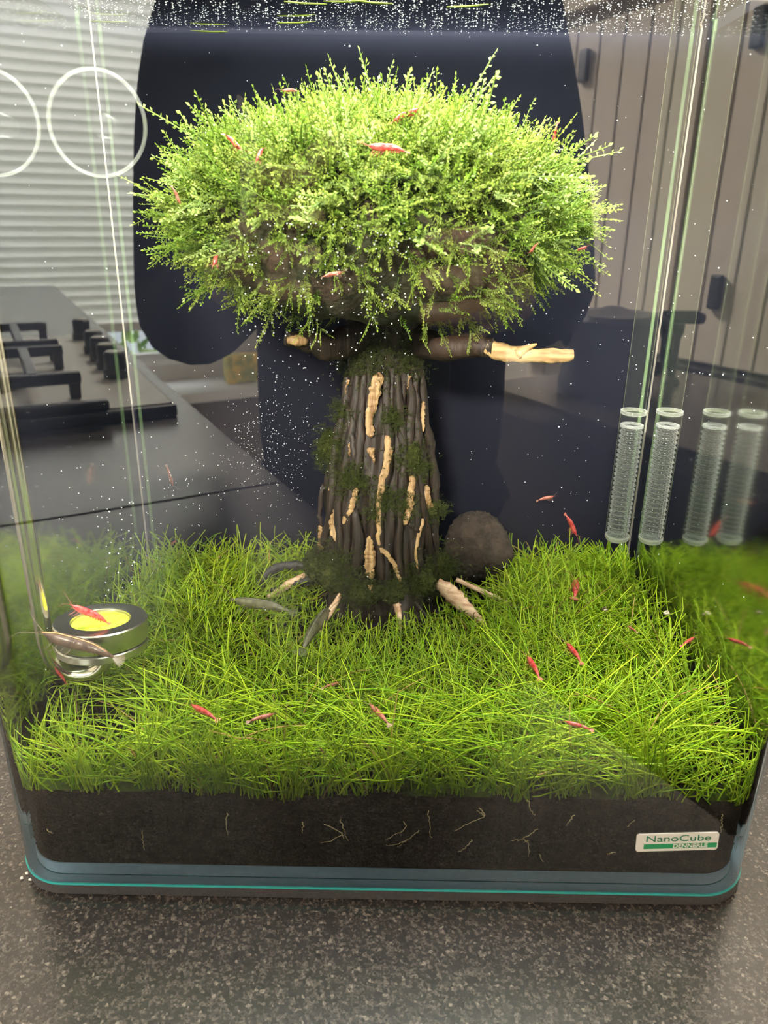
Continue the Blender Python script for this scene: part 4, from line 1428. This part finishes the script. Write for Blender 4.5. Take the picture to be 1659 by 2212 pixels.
# ------------------------------------------------------------------ shrimps
def shrimp_meshes(mat, key, fat=1.0):
    me = {}
    # body: one continuous lofted skin, head at +x, length 1
    st_ = [(0.50, 0.020, 0.004, 0.004), (0.44, 0.016, 0.010, 0.010), (0.40, 0.006, 0.030, 0.034), (0.35, 0.000, 0.050, 0.062), (0.28, -0.004, 0.062, 0.082), (0.18, -0.006, 0.070, 0.094), (0.08, -0.004, 0.070, 0.092), (0.055, -0.002, 0.066, 0.087),
           (0.05, 0.0, 0.069, 0.090), (0.00, 0.004, 0.068, 0.086), (-0.03, 0.006, 0.064, 0.080), (-0.035, 0.008, 0.067, 0.083), (-0.09, 0.008, 0.062, 0.075), (-0.095, 0.008, 0.065, 0.078), (-0.15, 0.004, 0.056, 0.066), (-0.155, 0.004, 0.059, 0.069),
           (-0.20, -0.004, 0.050, 0.057), (-0.205, -0.004, 0.052, 0.059), (-0.25, -0.016, 0.042, 0.047), (-0.255, -0.016, 0.044, 0.049), (-0.32, -0.036, 0.030, 0.033), (-0.37, -0.050, 0.020, 0.020), (-0.39, -0.055, 0.006, 0.006)]
    n = 12
    V, F = [], []
    for (x_, z_, ry, rz) in st_:
        for j in range(n):
            a = j * 2 * math.pi / n
            V.append((x_, ry * fat * math.cos(a), z_ + rz * fat * math.sin(a) * (1.0 if math.sin(a) > 0 else 0.85)))
    for i in range(len(st_) - 1):
        for j in range(n):
            F.append((i * n + j, (i + 1) * n + j, (i + 1) * n + (j + 1) % n, i * n + (j + 1) % n))
    F += [tuple(range(n)), tuple((len(st_) - 1) * n + j for j in range(n))[::-1]]
    b = MB(); b.add(V, F); me['body'] = b.mesh('body', mat)
    if key in ('brown_shrimp', 'grey_shrimp'):
        b = MB(); tube(b, spline([(0.45, 0, 0.024), (0.30, 0, 0.080), (0.18, 0, 0.090), (0.0, 0, 0.092), (-0.15, 0, 0.074), (-0.30, 0, 0.004)], 14), 0.007, 5); me['back_stripe'] = b.mesh('back_stripe', M['copper'] if key == 'brown_shrimp' else M['grey_line'])
    # tail fan blades
    for k_, a in enumerate((-0.55, -0.28, 0.0, 0.28, 0.55)):
        b = MB()
        L_, w_ = 0.15, 0.026
        ca, sa = math.cos(a), math.sin(a)
        ribs = [(0, 0.010), (0.35, 0.022), (0.7, w_), (1.0, 0.014)]
        V = []
        for (t, w) in ribs:
            for sx, dz in ((-1, 0), (0, 0.006), (1, 0)):
                lx, ly = -t * L_, sx * w
                V.append((-0.365 + lx * ca - ly * sa, lx * sa + ly * ca, -0.050 - 0.03 * t + dz + 0.004 * abs(a)))
        F = [(i * 3 + j, i * 3 + j + 1, (i + 1) * 3 + j + 1, (i + 1) * 3 + j) for i in range(3) for j in range(2)]
        b.add(V, F); me['tail_blade.%d' % k_] = b.mesh('tail_blade', FIN[key])
    b = MB(); scatter(b, ico, icoF, np.array([[0.385, 0.040, 0.022]]), np.full((1, 3), 0.014), np.ones((1, 3))); me['eye.0'] = b.mesh('eye', M['eye'])
    b = MB(); scatter(b, ico, icoF, np.array([[0.385, -0.040, 0.022]]), np.full((1, 3), 0.014), np.ones((1, 3))); me['eye.1'] = b.mesh('eye', M['eye'])
    for s_ in (-1, 1):
        b = MB(); tube(b, spline([(0.43, s_ * 0.014, 0.005), (0.55, s_ * 0.07, 0.06), (0.66, s_ * 0.15, 0.09), (0.72, s_ * 0.26, 0.07)], 9), np.linspace(0.006, 0.002, 9), 4); me['antenna.%d' % s_] = b.mesh('antenna', FIN[key])
        for k_, x_ in enumerate((0.32, 0.25, 0.17, 0.09)):
            b = MB(); tube(b, spline([(x_, s_ * 0.03, -0.06), (x_ + 0.03, s_ * 0.075, -0.11), (x_ + 0.07, s_ * 0.09, -0.15), (x_ + 0.06, s_ * 0.10, -0.19)], 7), np.linspace(0.010, 0.004, 7), 4); me['leg.%d%d' % (k_, s_)] = b.mesh('leg', FIN[key])
    for k_, x_ in enumerate((-0.01, -0.07, -0.13, -0.19, -0.24)):
        b = MB(); tube(b, [(x_, 0, -0.05), (x_ - 0.015, 0, -0.09), (x_ - 0.03, 0, -0.105)], [0.022, 0.016, 0.006], 5, flat=0.4); me['swimmeret.%d' % k_] = b.mesh('swimmeret', mat)
    return me


M['copper'] = principled('copper_line', (0.55, 0.26, 0.10), 0.4)
M['grey_line'] = principled('grey_line', (0.16, 0.15, 0.11), 0.5)
SH = {k_: shrimp_meshes(M[k_], k_) for k_ in ('red_shrimp', 'dull_shrimp', 'brown_shrimp', 'grey_shrimp')}


def put_shrimp(kind, head, tail, label, up=(0, 0, 1), group='shrimps in the aquarium'):
    h, t = np.asarray(head, float), np.asarray(tail, float)
    xa = h - t
    L_ = np.linalg.norm(xa)
    xa /= L_
    up = np.asarray(up, float)
    za = up - xa * (up @ xa)
    if np.linalg.norm(za) < 0.2:
        za = np.array([0.3, -1, 0]) - xa * (np.array([0.3, -1, 0]) @ xa)
    za /= np.linalg.norm(za)
    ya = np.cross(za, xa)
    c = (h + t) / 2
    o = thing('shrimp', label, 'shrimp', group=group)
    Ls = L_ / 1.0
    o.matrix_world = Matrix(((xa[0] * Ls, ya[0] * Ls, za[0] * Ls, c[0]), (xa[1] * Ls, ya[1] * Ls, za[1] * Ls, c[1]), (xa[2] * Ls, ya[2] * Ls, za[2] * Ls, c[2]), (0, 0, 0, 1)))
    for nm, me in SH[kind].items():
        p = bpy.data.objects.new(nm.split('.')[0], me)
        COL.objects.link(p)
        p.parent = o
    return o


def crown_y(px_, py_, s=1.22):
    """depth where the sight line first meets the crown"""
    for Y in np.linspace(0.03, 0.2, 120):
        p = at_y(px_, py_, Y)
        d_ = (p - CC)[None]
        q, _ = crown_pt(d_, np.full(1, s))
        if np.linalg.norm(d_) <= np.linalg.norm(q[0] - CC):
            return Y
    return 0.10


def sh_crown(kind, hp, tp_, label, lift=0.0015, dt=0.0, up=(0, -0.25, 1)):
    Y = crown_y((hp[0] + tp_[0]) / 2, (hp[1] + tp_[1]) / 2) - lift
    put_shrimp(kind, at_y(*hp, Y), at_y(*tp_, Y + dt), label, up)


def sh_grass(kind, hp, tp_, label, z=0.066, dz=0.0):
    put_shrimp(kind, at_z(*hp, z), at_z(*tp_, z + dz), label, (0, -0.35, 1))


def sh_at(kind, hp, tp_, Y, label, dt=0.0, up=(0, -0.3, 1)):
    put_shrimp(kind, at_y(*hp, Y), at_y(*tp_, Y + dt), label, up)


sh_crown('red_shrimp', (914, 234), (838, 262), 'red shrimp climbing to the right, uppermost in the middle of the moss crown', lift=0.018)
sh_crown('red_shrimp', (790, 316), (886, 322), 'red shrimp facing left with a clear tail fan, below the climbing one on the moss', lift=0.008)
sh_crown('red_shrimp', (523, 326), (482, 284), 'red shrimp slanting head down on the upper left moss crown', dt=0.004)
sh_crown('red_shrimp', (553, 350), (570, 314), 'short red shrimp seen end-on on the moss, right of the slanting one', dt=0.008)
sh_crown('dull_shrimp', (606, 196), (648, 194), 'pale shrimp half hidden in the top left tips of the moss')
sh_crown('red_shrimp', (1193, 318), (1204, 262), 'thin red shrimp upright at the upper right edge of the moss', lift=-0.03)
sh_crown('dull_shrimp', (390, 442), (372, 400), 'faint pink shrimp at the far left edge of the moss')
sh_crown('red_shrimp', (462, 574), (470, 544), 'red shrimp seen end-on low on the left side of the moss', dt=0.010)
sh_crown('dull_shrimp', (742, 588), (692, 596), 'brownish red shrimp in the dark under the middle of the moss', lift=0.004)
sh_crown('red_shrimp', (1144, 546), (1161, 524), 'tiny red shrimp on the lower right side of the moss')
sh_crown('red_shrimp', (1270, 532), (1240, 542), 'small red shrimp at the right edge of the moss', lift=-0.02)
sh_at('dull_shrimp', (1198, 1072), (1158, 1080), 0.19, 'faint red shrimp swimming level in the dark right of the trunk')
sh_at('red_shrimp', (1245, 1158), (1224, 1108), 0.185, 'red shrimp sinking head down above the grass left of the pipes')
sh_at('dull_shrimp', (1548, 1080), (1590, 1096), 0.19, 'faint brownish shrimp in the dark right of the pipes')
sh_at('red_shrimp', (1484, 1164), (1510, 1120), 0.19, 'small dim red shrimp rising beside the right pipe end')
sh_at('red_shrimp', (149, 1306), (245, 1346), 0.036, 'bright red shrimp resting on the yellow face of the diffuser', dt=0.006, up=(0, -0.3, 1))
sh_at('brown_shrimp', (82, 1366), (268, 1420), 0.022, 'large brown shrimp with a copper back line in front of the diffuser')
sh_at('red_shrimp', (117, 1440), (146, 1478), 0.036, 'small pink shrimp behind the bend of the steel tube')
sh_at('dull_shrimp', (98, 1312), (82, 1298), 0.060, 'tiny red shrimp behind the upright steel tube')
sh_grass('red_shrimp', (412, 1522), (471, 1553), 'red shrimp in the front left grass, left of the paler one', 0.071)
sh_grass('dull_shrimp', (594, 1542), (532, 1558), 'pale reddish shrimp in the front left grass facing right', 0.071)
sh_grass('dull_shrimp', (797, 1520), (842, 1564), 'pale pink shrimp lying in the grass below the tree', 0.072)
sh_grass('red_shrimp', (1218, 1558), (1282, 1576), 'dark red shrimp in the front right grass', 0.073)
sh_grass('red_shrimp', (1138, 1416), (1168, 1464), 'red shrimp in the grass right of centre, the lower of a slanting pair', 0.069)
sh_grass('red_shrimp', (1223, 1388), (1258, 1430), 'red shrimp in the grass right of centre, the upper of a slanting pair', 0.069)
sh_grass('red_shrimp', (1500, 1377), (1472, 1394), 'short red shrimp on a grass clump near the right glass', 0.070)
sh_grass('dull_shrimp', (734, 1474), (694, 1486), 'dull red shrimp half hidden in the grass in front of the roots', 0.068)
sh_grass('brown_shrimp', (1578, 1382), (1668, 1402), 'brown shrimp lying in the grass at the right glass', 0.068)
sh_grass('red_shrimp', (1243, 1254), (1243, 1286), 'dark red shrimp seen end-on in the back right grass', 0.062, 0.006)
sh_grass('grey_shrimp', (494, 1296), (640, 1316), 'grey-green shrimp lying level left of the roots', 0.070)
sh_grass('grey_shrimp', (712, 1312), (648, 1402), 'grey shrimp pointing up beside the front left root', 0.070)
sh_grass('dull_shrimp', (1355, 1352), (1378, 1366), 'tiny dull shrimp in the middle of the right grass', 0.067)
sh_at('dull_shrimp', (690, 1612), (704, 1634), 0.0085, 'small reddish shrimp behind the front glass among the stems in the middle')
sh_at('dull_shrimp', (280, 1614), (296, 1640), 0.0085, 'small dull shrimp behind the front glass among the left stems')
sh_at('dull_shrimp', (374, 1050), (360, 1004), 0.19, 'faint pink shrimp hanging in the open water at the left')
sh_at('dull_shrimp', (382, 1166), (366, 1180), 0.17, 'tiny red shrimp at the back edge of the left grass')

# snail shells
for (px_, py_, z, s_, lab) in ((1306, 1320, 0.064, 0.0018, 'small pale snail shell in the right grass nearer the rock'), (1606, 1330, 0.066, 0.0018, 'small pale snail shell in the grass by the right glass')):
    p = at_z(px_, py_, z)
    t = np.linspace(0, 4.2 * math.pi, 60)
    rr = s_ * (1 - t / t[-1] * 0.85)
    P = np.c_[rr * np.cos(t) * 0.6, rr * np.sin(t) * 0.6, s_ * 1.3 * t / t[-1]] + np.array([min(p[0], 0.140), p[1], p[2]])
    b = MB(); tube(b, P, np.linspace(s_ * 0.55, s_ * 0.08, 60), 10)
    tag(b.build('snail_shell', M['shell'] if s_ < 0.004 else M['rock']), lab, 'snail')

# crumbs beside the foot of the tank
for (px_, py_, lab) in ((48, 1899, 'leftmost of the three white crumbs beside the left foot of the aquarium'), (66, 1902, 'lowest white crumb, touching the left foot of the aquarium'), (60, 1889, 'uppermost of the three white crumbs beside the left foot of the aquarium')):
    p = at_z(px_, py_, ZC)
    b = MB(); scatter(b, ico * (1 + 0.2 * rng.normal(size=(12, 1))), icoF, p[None] + np.array([[0, 0, 0.0006]]), np.array([[0.0009, 0.0006, 0.0007]]), np.ones((1, 3)))
    tag(b.build('crumb', M['label_white']), lab, 'crumb', 'crumbs beside the aquarium')

# ================================================================== PHOTOGRAPHER (stands behind the camera, mirrored in the front glass)
person = thing('person', 'person in dark clothes holding up a phone, mirrored in the glass', 'person')


def skin_obj(name, joints, edges, mat, parent, levels=2, root=0):
    me = bpy.data.meshes.new(name)
    me.from_pydata([j[0] for j in joints], edges, [])
    o = bpy.data.objects.new(name, me)
    COL.objects.link(o)
    o.parent = parent
    md = o.modifiers.new('skin', 'SKIN')
    md.use_smooth_shade = True
    for i, v in enumerate(me.skin_vertices[0].data):
        r_ = joints[i][1]
        v.radius = r_ if isinstance(r_, tuple) else (r_, r_)
        v.use_root = (i == root)
    sb = o.modifiers.new('subsurf', 'SUBSURF')
    sb.levels = levels
    sb.render_levels = levels
    me.materials.append(mat)
    return o


PY = -0.80            # body
BX = -0.013            # body axis
HL, HR = np.array([-0.074, -0.262, 0.236]), np.array([0.050, -0.262, 0.205])   # hands
EL, ER = np.array([-0.255, -0.655, 0.13]), np.array([0.190, -0.655, 0.165])
SL, SR = np.array([BX - 0.245, PY, 0.46]), np.array([BX + 0.165, PY, 0.46])
J = [((BX, PY, -0.02), (0.125, 0.080)), ((BX, PY, 0.16), (0.120, 0.078)), ((BX, PY, 0.34), (0.135, 0.085)), ((BX, PY, 0.45), (0.11, 0.075)), ((BX, PY + 0.01, 0.53), 0.058), ((BX, PY + 0.03, 0.60), 0.055),
     (tuple(SL), 0.062), (tuple(EL), 0.045), (tuple(HL + (EL - HL) * 0.22), 0.028), (tuple(SR), 0.062), (tuple(ER), 0.045), (tuple(HR + (ER - HR) * 0.22), 0.028),
     ((BX - 0.09, PY, -0.12), 0.085), ((BX - 0.10, PY + 0.02, -0.47), 0.062), ((BX - 0.10, PY - 0.02, -0.86), 0.042), ((BX - 0.10, PY + 0.10, -0.905), 0.032),
     ((BX + 0.09, PY, -0.12), 0.085), ((BX + 0.10, PY + 0.02, -0.47), 0.062), ((BX + 0.10, PY - 0.02, -0.86), 0.042), ((BX + 0.10, PY + 0.10, -0.905), 0.032),
     ((BX, PY + 0.045, 0.66), (0.072, 0.088)), ((BX, PY + 0.05, 0.74), (0.074, 0.092)), ((BX, PY + 0.045, 0.80), (0.055, 0.068))]
E_ = [(0, 1), (1, 2), (2, 3), (3, 4), (4, 5), (3, 6), (6, 7), (7, 8), (3, 9), (9, 10), (10, 11), (0, 12), (12, 13), (13, 14), (14, 15), (0, 16), (16, 17), (17, 18), (18, 19), (5, 20), (20, 21), (21, 22)]
skin_obj('body', J, E_, M['skin'], person)
# clothes
Jt = [((BX, PY, -0.22), (0.200, 0.130)), ((BX, PY, 0.03), (0.200, 0.122)), ((BX, PY, 0.18), (0.195, 0.12)), ((BX, PY, 0.34), (0.20, 0.122)), ((BX, PY, 0.455), (0.145, 0.102)), ((BX, PY + 0.005, 0.505), 0.072),
      (tuple(SL), 0.078), (tuple(EL), 0.066), (tuple(EL + (HL - EL) * 0.74), 0.040), (tuple(SR), 0.078), (tuple(ER), 0.066), (tuple(ER + (HR - ER) * 0.74), 0.040)]
skin_obj('jumper', Jt, [(0, 1), (1, 2), (2, 3), (3, 4), (4, 5), (4, 6), (6, 7), (7, 8), (4, 9), (9, 10), (10, 11)], M['shirt'], person)
Jp = [((BX, PY, -0.05), (0.158, 0.112)), ((BX - 0.09, PY, -0.14), 0.098), ((BX - 0.10, PY + 0.02, -0.47), 0.078), ((BX - 0.10, PY - 0.02, -0.84), 0.062), ((BX + 0.09, PY, -0.14), 0.098), ((BX + 0.10, PY + 0.02, -0.47), 0.078), ((BX + 0.10, PY - 0.02, -0.84), 0.062)]
skin_obj('trousers', Jp, [(0, 1), (1, 2), (2, 3), (0, 4), (4, 5), (5, 6)], M['trousers'], person)
b = MB()
d_ = cv[cv[:, 2] > -0.35]
hv = cv * np.array([0.088, 0.105, 0.10]) + np.array([BX, PY + 0.038, 0.765])
keep = [f for f in cf if all((cv[i][2] > 0.05 or cv[i][1] < -0.15) and cv[i][2] > -0.75 for i in f)]
b.add(hv, np.array(keep)); b.build('hair', M['hair'], person)
for s_ in (-1, 1):
    b = MB(); scatter(b, ico, icoF, np.array([[BX + s_ * 0.030, PY + 0.128, 0.715]]), np.full((1, 3), 0.011), np.ones((1, 3))); b.build('eye', M['eye'], person)
    b = MB(); tube(b, [(BX + s_ * 0.076, PY + 0.045, 0.73), (BX + s_ * 0.083, PY + 0.035, 0.71), (BX + s_ * 0.077, PY + 0.045, 0.685)], [0.008, 0.014, 0.007], 8); b.build('ear', M['skin'], person)
b = MB(); tube(b, [(BX, PY + 0.135, 0.715), (BX, PY + 0.150, 0.690), (BX, PY + 0.156, 0.678), (BX, PY + 0.140, 0.672)], [0.006, 0.010, 0.013, 0.008], 8); b.build('nose', M['skin'], person)
b = MB(); tube(b, [(BX - 0.022, PY + 0.132, 0.645), (BX, PY + 0.140, 0.645), (BX + 0.022, PY + 0.132, 0.645)], [0.004, 0.007, 0.004], 8); b.build('mouth', principled('lips', (0.35, 0.13, 0.11), 0.5), person)
for s_ in (-1, 1):
    b = MB(); tube(b, [(BX + s_ * 0.10, PY - 0.06, -0.895), (BX + s_ * 0.10, PY + 0.02, -0.885), (BX + s_ * 0.10, PY + 0.13, -0.90)], [0.034, 0.042, 0.030], 12); b.build('shoe', M['black_plastic'], person)
# hands: palm and five fingers round the phone's edges
for s_, H_, E0 in ((-1, HL, EL), (1, HR, ER)):
    w_ = H_ + (E0 - H_) * 0.25
    Jh = [(tuple(w_), 0.026), (tuple(H_ + (E0 - H_) * 0.06), (0.034, 0.017))]
    Eh = [(0, 1)]
    base = H_ + np.array([-s_ * 0.004, 0.002, 0.012])
    for k_ in range(4):
        z_ = 0.030 - 0.020 * k_
        L_ = (0.9, 1.0, 0.95, 0.78)[k_]
        p0 = H_ + np.array([0.0, 0.0, z_])
        p1 = p0 + np.array([s_ * 0.006, 0.022 * L_, 0.002])
        p2 = p1 + np.array([-s_ * 0.020 * L_, 0.014, 0.0])
        p3 = p2 + np.array([-s_ * 0.022 * L_, 0.002, -0.001])
        i0 = len(Jh)
        Jh += [(tuple(p0), 0.0095), (tuple(p1), 0.0088), (tuple(p2), 0.0080), (tuple(p3), 0.0070)]
        Eh += [(1, i0), (i0, i0 + 1), (i0 + 1, i0 + 2), (i0 + 2, i0 + 3)]
    i0 = len(Jh)
    p0 = H_ + np.array([-s_ * 0.006, -0.012, 0.026])
    Jh += [(tuple(p0), 0.011), (tuple(p0 + np.array([-s_ * 0.020, -0.006, 0.020])), 0.0098), (tuple(p0 + np.array([-s_ * 0.040, -0.003, 0.032])), 0.0085)]
    Eh += [(1, i0), (i0, i0 + 1), (i0 + 1, i0 + 2)]
    skin_obj('hand', Jh, Eh, M['skin'], person, 2)
# the phone, just behind its own lens
ph_ = thing('phone', 'black phone held upright in front of the person', 'phone')
ctr = CAM - FW * 0.012 - UP * 0.055 + RT * 0.005
ph_.matrix_world = Matrix(((RT[0], UP[0], -FW[0], ctr[0]), (RT[1], UP[1], -FW[1], ctr[1]), (RT[2], UP[2], -FW[2], ctr[2]), (0, 0, 0, 1)))
b = MB(); box(b, (-0.036, -0.074, -0.004), (0.036, 0.074, 0.004)); bevel(b.build('case', M['black_plastic'], ph_, False), 0.0035, 3)
b = MB(); box(b, (-0.033, -0.071, 0.0041), (0.033, 0.071, 0.0045)); b.build('screen', M['black_iron'], ph_, False)
